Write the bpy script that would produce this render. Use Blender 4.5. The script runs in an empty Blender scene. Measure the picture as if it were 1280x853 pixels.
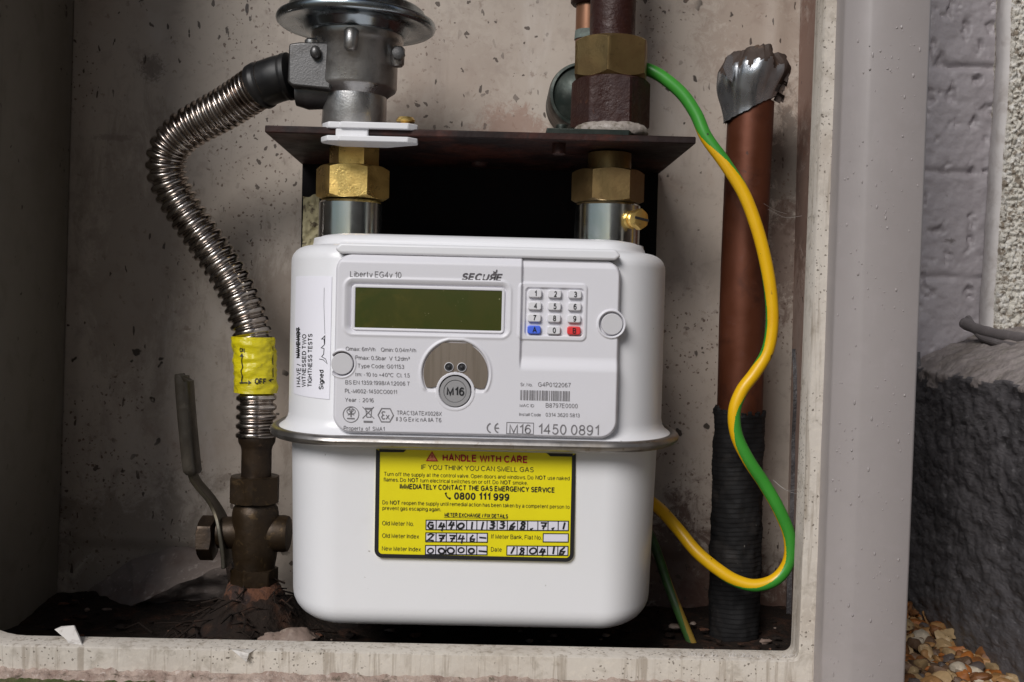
import bpy, math, random
import numpy as np
from mathutils import Vector, Matrix, noise as mnoise

random.seed(7); np.random.seed(7)
S = bpy.context.scene
COL = S.collection
PI = math.pi

# ------------------------------------------------------------------ camera
CAM = Vector((0.0, -0.648, 0.0))
YAW, PITCH, ROLL = math.radians(0.8), math.radians(1.5), math.radians(1.4)
F = 1361.0                                        # focal length in photo pixels
fwd = Vector((math.sin(YAW)*math.cos(PITCH), math.cos(YAW)*math.cos(PITCH), -math.sin(PITCH)))
r0 = Vector((math.cos(YAW), -math.sin(YAW), 0)); u0 = r0.cross(fwd)
rgt = r0*math.cos(ROLL) + u0*math.sin(ROLL); upv = u0*math.cos(ROLL) - r0*math.sin(ROLL)
cam = bpy.data.cameras.new('camera'); cam.lens = F/1280*36; cam.sensor_width = 36
cam.clip_start = 0.01; cam.clip_end = 300
co = bpy.data.objects.new('camera', cam); COL.objects.link(co)
co.matrix_world = Matrix(((rgt.x, upv.x, -fwd.x, CAM.x), (rgt.y, upv.y, -fwd.y, CAM.y),
                          (rgt.z, upv.z, -fwd.z, CAM.z), (0, 0, 0, 1)))
S.camera = co

# ------------------------------------------------------------------ light
SUN_DIR = Vector((-0.42, -0.82, 0.64)).normalized()      # towards the sun
wd = bpy.data.worlds.new('World'); S.world = wd; wd.use_nodes = True
nt = wd.node_tree; bg = nt.nodes['Background']
sky = nt.nodes.new('ShaderNodeTexSky'); sky.sky_type = 'NISHITA'; sky.sun_disc = False
sky.sun_elevation = math.asin(SUN_DIR.z); sky.sun_rotation = -math.atan2(SUN_DIR.x, SUN_DIR.y)
sky.air_density = 1.0; sky.dust_density = 1.0; sky.ozone_density = 1.0
nt.links.new(sky.outputs[0], bg.inputs[0]); bg.inputs[1].default_value = 0.05
sl = bpy.data.lights.new('sun', 'SUN'); sl.energy = 2.2; sl.angle = math.radians(26); sl.color = (1.0, 0.965, 0.93)
so = bpy.data.objects.new('sun', sl); COL.objects.link(so)
so.rotation_euler = (-SUN_DIR).to_track_quat('-Z', 'Y').to_euler(); so.location = SUN_DIR*3
S.view_settings.view_transform = 'Standard'; S.view_settings.look = 'None'
S.view_settings.exposure = 0.38; S.view_settings.gamma = 1.0
S.render.engine = 'CYCLES'; S.cycles.use_denoising = True
S.cycles.max_bounces = 8; S.cycles.diffuse_bounces = 5; S.cycles.glossy_bounces = 4

# ------------------------------------------------------------------ geometry helpers
def at(px, py, Y):
    """point of the vertical plane y = Y (metres) seen at photo pixel px, py"""
    d = fwd*F + rgt*(px-640) - upv*(py-426.5)
    return CAM + d*((Y-CAM.y)/d.y)
def sc(Y): return (Y-CAM.y)/F                     # metres per photo pixel at depth Y
K = math.tan(ROLL)

class MB:
    def __init__(s): s.v = []; s.f = []; s.m = []
    def add(s, verts, faces, m=0):
        o = len(s.v); s.v.extend([tuple(p) for p in verts])
        s.f.extend([tuple(i+o for i in f) for f in faces])
        if isinstance(m, int): s.m.extend([m]*len(faces))
        else: s.m.extend(m)
    def box(s, x0, x1, y0, y1, z0, z1, m=0):
        s.add([(x0,y0,z0),(x1,y0,z0),(x1,y1,z0),(x0,y1,z0),(x0,y0,z1),(x1,y0,z1),(x1,y1,z1),(x0,y1,z1)],
              [(0,3,2,1),(4,5,6,7),(0,1,5,4),(1,2,6,5),(2,3,7,6),(3,0,4,7)], m)
    def prism(s, pts, y0, y1, m=0):                # outline in x,z (counter-clockwise seen from the front) run along y
        n = len(pts)
        v = [(p[0], y0, p[1]) for p in pts] + [(p[0], y1, p[1]) for p in pts]
        f = [tuple(range(n)), tuple(range(2*n-1, n-1, -1))]
        for i in range(n): j = (i+1) % n; f.append((j, i, n+i, n+j))
        s.add(v, f, m)
    def slab(s, pts, z0, z1, m=0):                 # outline in x,y run along z
        n = len(pts)
        v = [(p[0], p[1], z0) for p in pts] + [(p[0], p[1], z1) for p in pts]
        f = [tuple(range(n-1, -1, -1)), tuple(range(n, 2*n))]
        for i in range(n): j = (i+1) % n; f.append((i, j, n+j, n+i))
        s.add(v, f, m)
    def rings(s, rs, m=0, cap=True, closed=True):
        n = len(rs[0]); v = [p for r in rs for p in r]; f = []
        for k in range(len(rs)-1):
            for i in range(n if closed else n-1):
                j = (i+1) % n
                f.append((k*n+i, k*n+j, (k+1)*n+j, (k+1)*n+i))
        if cap and closed: f.append(tuple(range(n-1, -1, -1))); f.append(tuple((len(rs)-1)*n+i for i in range(n)))
        s.add(v, f, m)
    def lathe(s, c, prof, n=48, axis='z', m=0, cap=True):   # prof: (radius, height)
        rs = []
        for r, h in prof:
            ring = []
            for i in range(n):
                a = 2*PI*i/n; x, y = r*math.cos(a), r*math.sin(a)
                p = {'z': (x, y, h), 'y': (x, h, -y), 'x': (h, x, y)}[axis]
                ring.append((c[0]+p[0], c[1]+p[1], c[2]+p[2]))
            rs.append(ring)
        s.rings(rs, m, cap)
    def nut(s, c, z0, z1, ap, rot=0, bore=0.0, n=96, ch=0.97, axis='z', k=0.55):
        rs = []
        def hexr(a):
            b = (a-rot) % (PI/3) - PI/6
            return ap/math.cos(b)
        def ring(fr, fz):
            out = []
            for i in range(n):
                a = 2*PI*i/n; r = fr(a); x, y = r*math.cos(a), r*math.sin(a); h = fz(a)
                p = {'z': (x, y, h), 'y': (x, h, -y), 'x': (h, x, y)}[axis]
                out.append((c[0]+p[0], c[1]+p[1], c[2]+p[2]))
            return out
        cut = lambda a: max(0, hexr(a)-ap*ch)*k
        b = max(bore, 1e-4)
        rs.append(ring(lambda a: b, lambda a: z0)); rs.append(ring(lambda a: ap*ch, lambda a: z0))
        rs.append(ring(hexr, lambda a: z0+cut(a))); rs.append(ring(hexr, lambda a: z1-cut(a)))
        rs.append(ring(lambda a: ap*ch, lambda a: z1)); rs.append(ring(lambda a: b, lambda a: z1))
        s.rings(rs)
    def sweep(s, pts, rad, n=24, mfun=None, cap=True):
        pts = [Vector(p) for p in pts]; N = len(pts); rs = []
        t = [(pts[min(i+1, N-1)]-pts[max(i-1, 0)]).normalized() for i in range(N)]
        ref = Vector((0, -1, 0)); nrm = (ref - t[0]*ref.dot(t[0])).normalized()
        for i in range(N):
            nrm = (nrm - t[i]*nrm.dot(t[i])).normalized(); b = t[i].cross(nrm)
            r = rad(i) if callable(rad) else rad
            rs.append([pts[i] + (nrm*math.cos(2*PI*k/n) + b*math.sin(2*PI*k/n))*r for k in range(n)])
        start = len(s.f); s.rings(rs, 0, cap)
        if mfun:
            for i in range(N-1):
                for k in range(n): s.m[start+i*n+k] = mfun(i, (k+0.5)/n)
    def grid(s, V, m=0, keep=None):               # V: rows x cols x 3 array
        R, C, _ = V.shape; o = len(s.v); s.v.extend(map(tuple, V.reshape(-1, 3).tolist()))
        idx = np.arange(R*C).reshape(R, C)+o
        q = np.stack([idx[:-1, :-1], idx[:-1, 1:], idx[1:, 1:], idx[1:, :-1]], -1).reshape(-1, 4)
        if keep is not None: q = q[keep.reshape(-1)]
        s.f.extend(map(tuple, q.tolist())); s.m.extend([m]*len(q))
    def ball(s, c, r, m=0, n=10, jit=0.0, sq=(1,1,1)):
        rs = []
        for k in range(1, n):
            th = PI*k/n
            ring = []
            for i in range(n*2):
                a = PI*i/n; q = Vector((math.sin(th)*math.cos(a), math.sin(th)*math.sin(a), math.cos(th)))
                w = 1 + jit*mnoise.noise(q*1.7+Vector(c)*313)+ 0.5*jit*mnoise.noise(q*4+Vector(c)*171)
                ring.append((c[0]+q.x*r*w*sq[0], c[1]+q.y*r*w*sq[1], c[2]+q.z*r*w*sq[2]))
            rs.append(ring[::-1])
        s.rings(rs, m)

LOC = {}
def thing(name, label, cat, loc, group=None):
    o = bpy.data.objects.new(name, None); COL.objects.link(o); o.empty_display_size = 0.02
    o.location = loc; o['label'] = label; o['category'] = cat
    if group: o['group'] = group
    LOC[o.name] = Vector(loc); return o
def obj(name, mb, mats, parent=None, smooth=35, bevel=0, seg=2, label=None, cat=None, kind=None, group=None):
    if not isinstance(mats, (list, tuple)): mats = [mats]
    V = np.array(mb.v, dtype=np.float64)
    c = (V.min(0)+V.max(0))/2
    if parent is None: c[2] = V[:, 2].min()
    me = bpy.data.meshes.new(name); me.from_pydata((V-c).tolist(), [], mb.f)
    for m in mats: me.materials.append(m)
    me.polygons.foreach_set('material_index', np.array(mb.m, dtype=np.int32))
    if smooth:
        me.polygons.foreach_set('use_smooth', np.ones(len(me.polygons), dtype=bool))
        me.set_sharp_from_angle(angle=math.radians(smooth))
    me.update()
    o = bpy.data.objects.new(name, me); COL.objects.link(o)
    LOC[o.name] = Vector(c); o.location = Vector(c)
    if parent is not None: o.parent = parent; o.location = Vector(c)-LOC[parent.name]
    if bevel:
        b = o.modifiers.new('bevel', 'BEVEL'); b.width = bevel; b.segments = seg; b.limit_method = 'ANGLE'
        b.angle_limit = math.radians(40); b.harden_normals = False
    if label: o['label'] = label
    if cat: o['category'] = cat
    if kind: o['kind'] = kind
    if group: o['group'] = group
    return o

# numpy noise
def vnoise(x, y, seed=0):
    xi = np.floor(x).astype(np.int64); yi = np.floor(y).astype(np.int64); fx = x-xi; fy = y-yi
    fx = fx*fx*fx*(fx*(fx*6-15)+10); fy = fy*fy*fy*(fy*(fy*6-15)+10)
    def h(a, b):
        n = (a*374761393 + b*668265263 + seed*144665) & 0xffffffff
        n = ((n ^ (n >> 13))*1274126177) & 0xffffffff
        return ((n ^ (n >> 16)) & 0xffff)/65535.0
    return (h(xi, yi)*(1-fx)+h(xi+1, yi)*fx)*(1-fy)+(h(xi, yi+1)*(1-fx)+h(xi+1, yi+1)*fx)*fy
def fbm(x, y, o=4, seed=0, g=0.5):
    t = 0; a = 1; s_ = 0
    for k in range(o): t = t+a*vnoise(x*2**k, y*2**k, seed+k*17); s_ += a; a *= g
    return t/s_
def sstep(a, b, x): t = np.clip((x-a)/(b-a), 0, 1); return t*t*(3-2*t)
def sdrr(a, b, x0, x1, y0, y1, r):
    cx, cy = (x0+x1)/2, (y0+y1)/2
    qx = np.abs(a-cx)-(x1-x0)/2+r; qy = np.abs(b-cy)-(y1-y0)/2+r
    return np.hypot(np.maximum(qx, 0), np.maximum(qy, 0))+np.minimum(np.maximum(qx, qy), 0)-r

def catmull(P, step):
    P = [Vector(p) for p in P]; P = [P[0]*2-P[1]]+P+[P[-1]*2-P[-2]]; raw = []
    for i in range(1, len(P)-2):
        for k in range(24):
            t = k/24; a, b, c, d = P[i-1:i+3]
            raw.append(0.5*((2*b)+(c-a)*t+(2*a-5*b+4*c-d)*t*t+(3*b-a-3*c+d)*t**3))
    raw.append(P[-2]); out = [raw[0]]; acc = 0
    for a, b in zip(raw, raw[1:]):
        L = (b-a).length
        while L > 1e-12 and acc+L >= step:
            q = (step-acc)/L; a = a.lerp(b, q); out.append(a.copy()); L = (b-a).length; acc = 0
        acc += L
    return out

# ------------------------------------------------------------------ materials
def mat(name, base, rough=0.5, metal=0.0, var=(), bump=(), specks=(), rvar=0.0, coat=0.0, spec=0.5, spots=()):
    m = bpy.data.materials.new(name); m.use_nodes = True; t = m.node_tree; N = t.nodes; L = t.links
    p = N['Principled BSDF']; p.inputs['Roughness'].default_value = rough; p.inputs['Metallic'].default_value = metal
    p.inputs['Coat Weight'].default_value = coat; p.inputs['Coat Roughness'].default_value = 0.15
    p.inputs['Specular IOR Level'].default_value = spec
    tc = N.new('ShaderNodeTexCoord')
    rgb = N.new('ShaderNodeRGB'); rgb.outputs[0].default_value = (*base, 1); cur = rgb.outputs[0]
    def noise(scale, detail=5, rough_=0.6, stretch=None, seed=0.0, dist=0.0):
        mp = N.new('ShaderNodeMapping'); L.new(tc.outputs['Object'], mp.inputs[0])
        if stretch: mp.inputs['Scale'].default_value = stretch
        mp.inputs['Location'].default_value = (seed, seed*0.7, seed*1.3)
        n = N.new('ShaderNodeTexNoise'); n.inputs['Scale'].default_value = scale; n.inputs['Detail'].default_value = detail
        n.inputs['Roughness'].default_value = rough_; n.inputs['Distortion'].default_value = dist
        L.new(mp.outputs[0], n.inputs['Vector']); return n.outputs[0]
    def rng(src, a, b, c=0.0, d=1.0):
        r = N.new('ShaderNodeMapRange'); r.interpolation_type = 'SMOOTHSTEP'
        L.new(src, r.inputs[0]); r.inputs[1].default_value = a; r.inputs[2].default_value = b
        r.inputs[3].default_value = c; r.inputs[4].default_value = d; return r.outputs[0]
    def mul(a, b):
        q = N.new('ShaderNodeMath'); q.operation = 'MULTIPLY'; L.new(a, q.inputs[0])
        if isinstance(b, (int, float)): q.inputs[1].default_value = b
        else: L.new(b, q.inputs[1])
        return q.outputs[0]
    def mix(fac, col):
        nonlocal cur
        x = N.new('ShaderNodeMix'); x.data_type = 'RGBA'; L.new(fac, x.inputs[0]); L.new(cur, x.inputs[6])
        x.inputs[7].default_value = (*col, 1); cur = x.outputs[2]
    for i, v in enumerate(var):                    # (scale, colour, lo, hi, amount[, stretch])
        n = noise(v[0], 6, 0.62, v[5] if len(v) > 5 else None, 3.1*i+1, 0.4)
        mix(mul(rng(n, v[2], v[3]), v[4]), v[1])
    for i, v in enumerate(spots):                  # a stain at a place: (centre, size, colour, amount, noise scale)
        gp = N.new('ShaderNodeNewGeometry'); mp = N.new('ShaderNodeMapping'); mp.vector_type = 'TEXTURE'
        L.new(gp.outputs['Position'], mp.inputs[0]); mp.inputs['Location'].default_value = v[0]; mp.inputs['Scale'].default_value = v[1]
        ln_ = N.new('ShaderNodeVectorMath'); ln_.operation = 'LENGTH'; L.new(mp.outputs[0], ln_.inputs[0])
        nz = noise(v[4]*1.6, 8, 0.78, v[5] if len(v) > 5 else None, 4.7*i+2, 0.6)
        ad = N.new('ShaderNodeMath'); ad.operation = 'MULTIPLY_ADD'; L.new(nz, ad.inputs[0]); ad.inputs[1].default_value = -3.2; L.new(ln_.outputs['Value'], ad.inputs[2])
        mix(mul(rng(ad.outputs[0], -0.55, -1.15), v[3]*0.8), v[2])
    for i, v in enumerate(specks):                 # (scale, colour, radius, gate_scale, gate_lo, amount[, stretch])
        mp = N.new('ShaderNodeMapping'); L.new(tc.outputs['Object'], mp.inputs[0])
        if len(v) > 6: mp.inputs['Scale'].default_value = v[6]
        mp.inputs['Location'].default_value = (5.3*i, 1.1*i, 2.7*i)
        wn = N.new('ShaderNodeTexNoise'); wn.inputs['Scale'].default_value = v[0]*1.5; wn.inputs['Detail'].default_value = 2
        L.new(mp.outputs[0], wn.inputs['Vector'])
        ad = N.new('ShaderNodeVectorMath'); ad.operation = 'MULTIPLY_ADD'
        L.new(wn.outputs[1], ad.inputs[0]); ad.inputs[1].default_value = (0.9/v[0],)*3; L.new(mp.outputs[0], ad.inputs[2])
        vo = N.new('ShaderNodeTexVoronoi'); vo.inputs['Scale'].default_value = v[0]; L.new(ad.outputs[0], vo.inputs['Vector'])
        w = N.new('ShaderNodeSeparateColor'); L.new(vo.outputs['Color'], w.inputs[0])
        rr = N.new('ShaderNodeMath'); rr.operation = 'MULTIPLY'; L.new(w.outputs[0], rr.inputs[0]); rr.inputs[1].default_value = v[2]
        df = N.new('ShaderNodeMath'); df.operation = 'SUBTRACT'; L.new(rr.outputs[0], df.inputs[0]); L.new(vo.outputs['Distance'], df.inputs[1])
        k = rng(df.outputs[0], 0.0, 0.05)
        if v[3]: k = mul(k, rng(noise(v[3], 3, 0.5, None, 9.7*i), v[4], v[4]+0.06))
        mix(mul(k, v[5]), v[1])
    L.new(cur, p.inputs['Base Color'])
    if rvar:
        L.new(rng(noise(60, 5), 0.3, 0.7, max(0.03, rough-rvar), min(1, rough+rvar)), p.inputs['Roughness'])
    nrm = None
    for i, b in enumerate(bump):                   # (scale, strength, distance[, stretch])
        bn = N.new('ShaderNodeBump'); bn.inputs['Strength'].default_value = b[1]; bn.inputs['Distance'].default_value = b[2]
        L.new(noise(b[0], 5, 0.6, b[3] if len(b) > 3 else None, 2.3*i), bn.inputs['Height'])
        if nrm: L.new(nrm, bn.inputs['Normal'])
        nrm = bn.outputs[0]
    if nrm: L.new(nrm, p.inputs['Normal'])
    return m

DIRT = (0.035, 0.024, 0.017)
M_wall = mat('dirty_cabinet_panel', (0.475, 0.41, 0.352), 0.55, spots=[(tuple(at(985, 210, 0.095)), (0.020, 0.05, 0.055), (0.07, 0.05, 0.038), 0.85, 70), (tuple(at(980, 320, 0.095)), (0.016, 0.05, 0.05), (0.10, 0.045, 0.03), 0.8, 60), (tuple(at(930, 770, 0.095)), (0.060, 0.05, 0.045), (0.10, 0.045, 0.03), 1.1, 40), (tuple(at(850, 740, 0.095)), (0.060, 0.05, 0.075), (0.085, 0.042, 0.03), 1.1, 40), (tuple(at(640, 158, 0.095)), (0.030, 0.05, 0.016), (0.24, 0.11, 0.07), 0.7, 60), (tuple(at(950, 40, 0.095)), (0.05, 0.05, 0.06), (0.22, 0.14, 0.10), 0.45, 60), (tuple(at(170, 690, 0.095)), (0.09, 0.05, 0.06), (0.13, 0.10, 0.075), 0.65, 30), (tuple(at(170, 330, 0.095)), (0.05, 0.05, 0.12), (0.20, 0.155, 0.12), 0.55, 26, (1, 1, 0.4)), (tuple(at(345, 450, 0.095)), (0.03, 0.05, 0.09), (0.20, 0.15, 0.115), 0.6, 40, (1, 1, 0.35)), (tuple(at(190, 85, 0.095)), (0.010, 0.05, 0.010), (0.10, 0.075, 0.06), 0.75, 260), (tuple(at(140, 172, 0.095)), (0.016, 0.05, 0.003), (0.16, 0.12, 0.10), 0.5, 160), (tuple(at(560, 90, 0.095)), (0.05, 0.05, 0.05), (0.28, 0.21, 0.17), 0.35, 60)], var=[
    (5, (0.38, 0.31, 0.26), 0.45, 0.75, 0.8), (22, (0.34, 0.23, 0.175), 0.55, 0.75, 0.4), (90, (0.33, 0.27, 0.23), 0.5, 0.7, 0.5),
    (28, (0.56, 0.51, 0.47), 0.55, 0.72, 0.5, (1, 1, 0.25)), (200, (0.20, 0.14, 0.105), 0.60, 0.72, 0.6), (35, (0.24, 0.19, 0.155), 0.58, 0.72, 0.5, (1, 1, 0.12))],
    specks=[(70, DIRT, 0.25, 9, 0.52, 0.95), (150, (0.06, 0.04, 0.03), 0.30, 9, 0.54, 0.9), (60, (0.03, 0.02, 0.016), 0.18, 6, 0.55, 0.95, (1.4, 1, 0.6)),
            (330, (0.12, 0.075, 0.055), 0.36, 9, 0.52, 0.85), (110, (0.05, 0.033, 0.024), 0.24, 8, 0.5, 0.9, (1.8, 1, 0.7))], bump=[(40, 0.12, 0.002), (400, 0.08, 0.0006)])
M_wall_dk = mat('grimy_shaded_side_panel', (0.21, 0.19, 0.16), 0.6, var=[
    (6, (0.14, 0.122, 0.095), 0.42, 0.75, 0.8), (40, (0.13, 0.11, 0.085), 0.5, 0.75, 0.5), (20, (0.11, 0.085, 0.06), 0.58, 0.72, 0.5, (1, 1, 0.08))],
    specks=[(70, DIRT, 0.25, 9, 0.55, 0.9), (160, DIRT, 0.25, 14, 0.52, 0.8)], bump=[(50, 0.15, 0.002)])  # grime colour lowered further to put the left wall's shade into it
M_wall_rt = mat('rusty_stained_side_panel', (0.42, 0.33, 0.29), 0.6, spots=[(tuple(at(985, 770, 0.06)), (0.06, 0.08, 0.06), (0.05, 0.025, 0.018), 1.1, 40), (tuple(at(990, 240, 0.07)), (0.06, 0.06, 0.07), (0.12, 0.06, 0.04), 0.9, 40), (tuple(at(1005, 80, 0.07)), (0.06, 0.06, 0.06), (0.20, 0.10, 0.07), 0.9, 40)], var=[
    (10, (0.22, 0.10, 0.065), 0.42, 0.7, 0.75, (1, 1, 0.3)), (50, (0.22, 0.16, 0.13), 0.5, 0.75, 0.6)],
    specks=[(80, DIRT, 0.3, 10, 0.45, 0.9), (170, DIRT, 0.3, 14, 0.45, 0.8)], bump=[(50, 0.15, 0.002)])
M_frame = mat('weathered_cream_frame', (0.58, 0.53, 0.47), 0.6, var=[
    (18, (0.42, 0.36, 0.30), 0.42, 0.7, 0.7), (120, (0.30, 0.26, 0.21), 0.52, 0.72, 0.6), (300, (0.66, 0.60, 0.52), 0.5, 0.7, 0.5), (260, (0.26, 0.21, 0.16), 0.52, 0.66, 0.6, (1, 1, 0.05))],
    specks=[(190, (0.09, 0.07, 0.05), 0.20, 20, 0.52, 0.8), (520, (0.1, 0.08, 0.06), 0.35, 30, 0.45, 0.8)],
    bump=[(120, 0.3, 0.0015), (600, 0.25, 0.0006)])
M_sealant = mat('cracked_yellowed_sealant', (0.52, 0.46, 0.36), 0.8, var=[(90, (0.30, 0.25, 0.18), 0.45, 0.65, 0.8), (300, (0.16, 0.13, 0.1), 0.56, 0.7, 0.7)],
    bump=[(150, 0.6, 0.002)])
M_post = mat('grey_mauve_gloss_paint', (0.325, 0.292, 0.285), 0.42, var=[(9, (0.285, 0.255, 0.248), 0.45, 0.7, 0.6), (90, (0.36, 0.32, 0.32), 0.5, 0.7, 0.3)],
    bump=[(260, 0.06, 0.0008, (1, 1, 0.35)), (30, 0.1, 0.001)], rvar=0.06)
M_brick = mat('grey_mauve_painted_brick', (0.37, 0.338, 0.355), 0.5, var=[(20, (0.30, 0.272, 0.285), 0.42, 0.7, 0.7), (120, (0.30, 0.27, 0.28), 0.52, 0.7, 0.4), (60, (0.1, 0.085, 0.08), 0.64, 0.75, 0.7)],
    bump=[(180, 0.35, 0.002), (600, 0.15, 0.0008)])
M_ledge = mat('painted_mortar_ledge', (0.26, 0.225, 0.215), 0.75, var=[(30, (0.16, 0.135, 0.12), 0.45, 0.68, 0.8), (130, (0.12, 0.11, 0.08), 0.56, 0.7, 0.7), (220, (0.34, 0.31, 0.28), 0.5, 0.7, 0.5)],
    bump=[(150, 0.7, 0.003), (500, 0.4, 0.001)])
M_dash = mat('pebbledash', (0.62, 0.59, 0.53), 0.85, var=[(220, (0.15, 0.11, 0.075), 0.50, 0.60, 0.85), (120, (0.78, 0.76, 0.73), 0.53, 0.65, 0.8), (400, (0.30, 0.25, 0.19), 0.53, 0.66, 0.7)], bump=[(300, 0.8, 0.002)])
M_blocker = mat('light_blocking_render', (0.05, 0.045, 0.042), 0.9, var=[(20, (0.03, 0.027, 0.025), 0.45, 0.7, 0.7)], bump=[(200, 0.6, 0.002)])  # kept dark so the added wall throws back little light
M_dash_edge = mat('pale_render_edge', (0.60, 0.57, 0.56), 0.7, var=[(60, (0.40, 0.36, 0.34), 0.5, 0.7, 0.7)], bump=[(150, 0.4, 0.001)])
M_bitumen = mat('black_bitumen_paint', (0.100, 0.093, 0.097), 0.42, var=[(25, (0.050, 0.046, 0.048), 0.45, 0.7, 0.8), (420, (0.20, 0.19, 0.195), 0.58, 0.66, 0.6, (1, 0.35, 1))],
    bump=[(110, 0.5, 0.002, (1, 0.35, 1)), (520, 0.8, 0.0012, (1, 0.4, 1))], rvar=0.14)
M_white = mat('white_painted_metal', (0.79, 0.79, 0.815), 0.34, var=[(9, (0.63, 0.61, 0.60), 0.55, 0.80, 0.5), (12, (0.77, 0.77, 0.79), 0.45, 0.7, 0.5)], specks=[(60, (0.2, 0.18, 0.16), 0.06, 0, 0, 0.8), (140, (0.3, 0.27, 0.24), 0.10, 12, 0.55, 0.7)], bump=[(700, 0.02, 0.0004)])
M_plastic = mat('white_plastic', (0.715, 0.705, 0.745), 0.42, var=[(12, (0.66, 0.645, 0.665), 0.5, 0.75, 0.5)], specks=[(75, (0.25, 0.22, 0.2), 0.06, 0, 0, 0.7)], bump=[(1500, 0.04, 0.0002)])
M_cap = mat('pale_grey_plastic', (0.60, 0.59, 0.61), 0.45)
M_lens_shade = mat('dark_lens_and_shade', (0.02, 0.02, 0.022), 0.6)  # near-black for port lenses, screw slot and painted panel-edge shade
M_rim = mat('dull_steel_rim', (0.34, 0.32, 0.305), 0.42, 0.95, var=[(60, (0.26, 0.23, 0.20), 0.5, 0.7, 0.8), (200, (0.18, 0.14, 0.1), 0.6, 0.72, 0.7)], rvar=0.1, bump=[(300, 0.1, 0.0005)])
M_lcd = mat('dark_olive_lcd', (0.040, 0.047, 0.005), 0.16, var=[(14, (0.095, 0.080, 0.011), 0.48, 0.62, 0.9, (1, 1, 1.6)), (25, (0.028, 0.045, 0.004), 0.52, 0.66, 0.8)],
    specks=[(420, (0.34, 0.32, 0.18), 0.20, 60, 0.52, 0.75)])
M_ink = mat('grey_print', (0.10, 0.09, 0.10), 0.5)
M_ink_lt = mat('light_grey_print', (0.20, 0.19, 0.20), 0.5)
M_black = mat('black_print', (0.012, 0.012, 0.014), 0.45)
M_red = mat('red_print', (0.42, 0.012, 0.012), 0.45)
M_pink = mat('pink_print', (0.75, 0.25, 0.12), 0.45)
M_yellow = mat('yellow_label', (0.80, 0.70, 0.004), 0.42, var=[(30, (0.74, 0.63, 0.004), 0.45, 0.7, 0.5)], bump=[(40, 0.06, 0.001)])
M_paper = mat('white_paper_sticker', (0.86, 0.85, 0.92), 0.5, bump=[(50, 0.05, 0.001)])
M_box = mat('pale_write_in_box', (0.72, 0.70, 0.78), 0.5)
M_key = mat('pale_rubber_key', (0.74, 0.73, 0.76), 0.38)
M_keyb = mat('blue_rubber_key', (0.075, 0.16, 0.80), 0.4)
M_keyr = mat('red_rubber_key', (0.78, 0.045, 0.05), 0.4)
M_port = mat('brushed_bronze_steel', (0.30, 0.25, 0.205), 0.42, 0.75, var=[(300, (0.22, 0.18, 0.14), 0.45, 0.65, 0.6, (1, 1, 0.05))], bump=[(500, 0.15, 0.0003, (1, 1, 0.05))])
M_plug = mat('grey_plug', (0.33, 0.325, 0.33), 0.4, 0.1)
M_zinc = mat('zinc_plated_steel', (0.62, 0.64, 0.63), 0.2, 1.0, var=[(30, (0.48, 0.49, 0.46), 0.45, 0.7, 0.6, (1, 1, 0.15))], rvar=0.06, bump=[(200, 0.05, 0.0006)])
M_dome = mat('blue_zinc_pressed_steel', (0.46, 0.52, 0.56), 0.25, 1.0, var=[(20, (0.33, 0.39, 0.42), 0.45, 0.7, 0.7), (50, (0.36, 0.34, 0.36), 0.58, 0.7, 0.4)], rvar=0.06)
M_cast = mat('cast_aluminium', (0.52, 0.51, 0.50), 0.34, 0.9, var=[(90, (0.26, 0.245, 0.24), 0.45, 0.7, 0.6), (500, (0.55, 0.53, 0.5), 0.55, 0.68, 0.5)], bump=[(900, 0.35, 0.0004), (90, 0.15, 0.0006)], rvar=0.08)
M_castdk = mat('dark_cast_aluminium', (0.13, 0.127, 0.127), 0.42, 0.8, var=[(90, (0.08, 0.076, 0.073), 0.45, 0.7, 0.6)], bump=[(900, 0.3, 0.0004)])
M_hose = mat('stainless_corrugated', (0.43, 0.39, 0.36), 0.22, 1.0, var=[(40, (0.28, 0.225, 0.195), 0.48, 0.70, 0.75), (160, (0.17, 0.12, 0.09), 0.55, 0.7, 0.6)], rvar=0.08)
M_coup = mat('black_coupling', (0.010, 0.010, 0.011), 0.42, 0.1, var=[(60, (0.022, 0.02, 0.019), 0.5, 0.7, 0.6)], rvar=0.1)
M_brass = mat('new_brass', (0.86, 0.60, 0.20), 0.34, 0.95, var=[(60, (0.52, 0.33, 0.09), 0.48, 0.7, 0.7), (350, (0.34, 0.20, 0.06), 0.58, 0.7, 0.7)], bump=[(700, 0.4, 0.0005), (160, 0.2, 0.0006)], rvar=0.12)
M_brass_old = mat('aged_brass', (0.25, 0.17, 0.072), 0.42, 0.85, var=[(60, (0.22, 0.14, 0.06), 0.45, 0.68, 0.8), (250, (0.16, 0.10, 0.045), 0.55, 0.7, 0.6)], bump=[(500, 0.2, 0.0005)], rvar=0.1)
M_brass_dk = mat('shaded_grimy_brass', (0.034, 0.020, 0.009), 0.5, 0.55, var=[(50, (0.022, 0.014, 0.008), 0.42, 0.65, 0.85), (200, (0.10, 0.062, 0.026), 0.55, 0.7, 0.7)], bump=[(300, 0.3, 0.0006)], rvar=0.12)  # grimy brass darkened further to carry the valve's shade
M_bronze = mat('dark_bronze', (0.045, 0.028, 0.016), 0.45, 0.55, var=[(60, (0.02, 0.013, 0.009), 0.42, 0.65, 0.85), (300, (0.13, 0.08, 0.05), 0.6, 0.72, 0.6)], bump=[(250, 0.35, 0.0008)], rvar=0.12)
M_rust = mat('dark_red_rust', (0.032, 0.0095, 0.0065), 0.5, 0.1, spec=0.35, var=[(60, (0.03, 0.012, 0.012), 0.42, 0.68, 0.8), (140, (0.12, 0.04, 0.016), 0.62, 0.74, 0.8), (400, (0.07, 0.03, 0.022), 0.55, 0.7, 0.5)],
    bump=[(250, 0.6, 0.001), (700, 0.4, 0.0005)], rvar=0.14)
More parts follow.
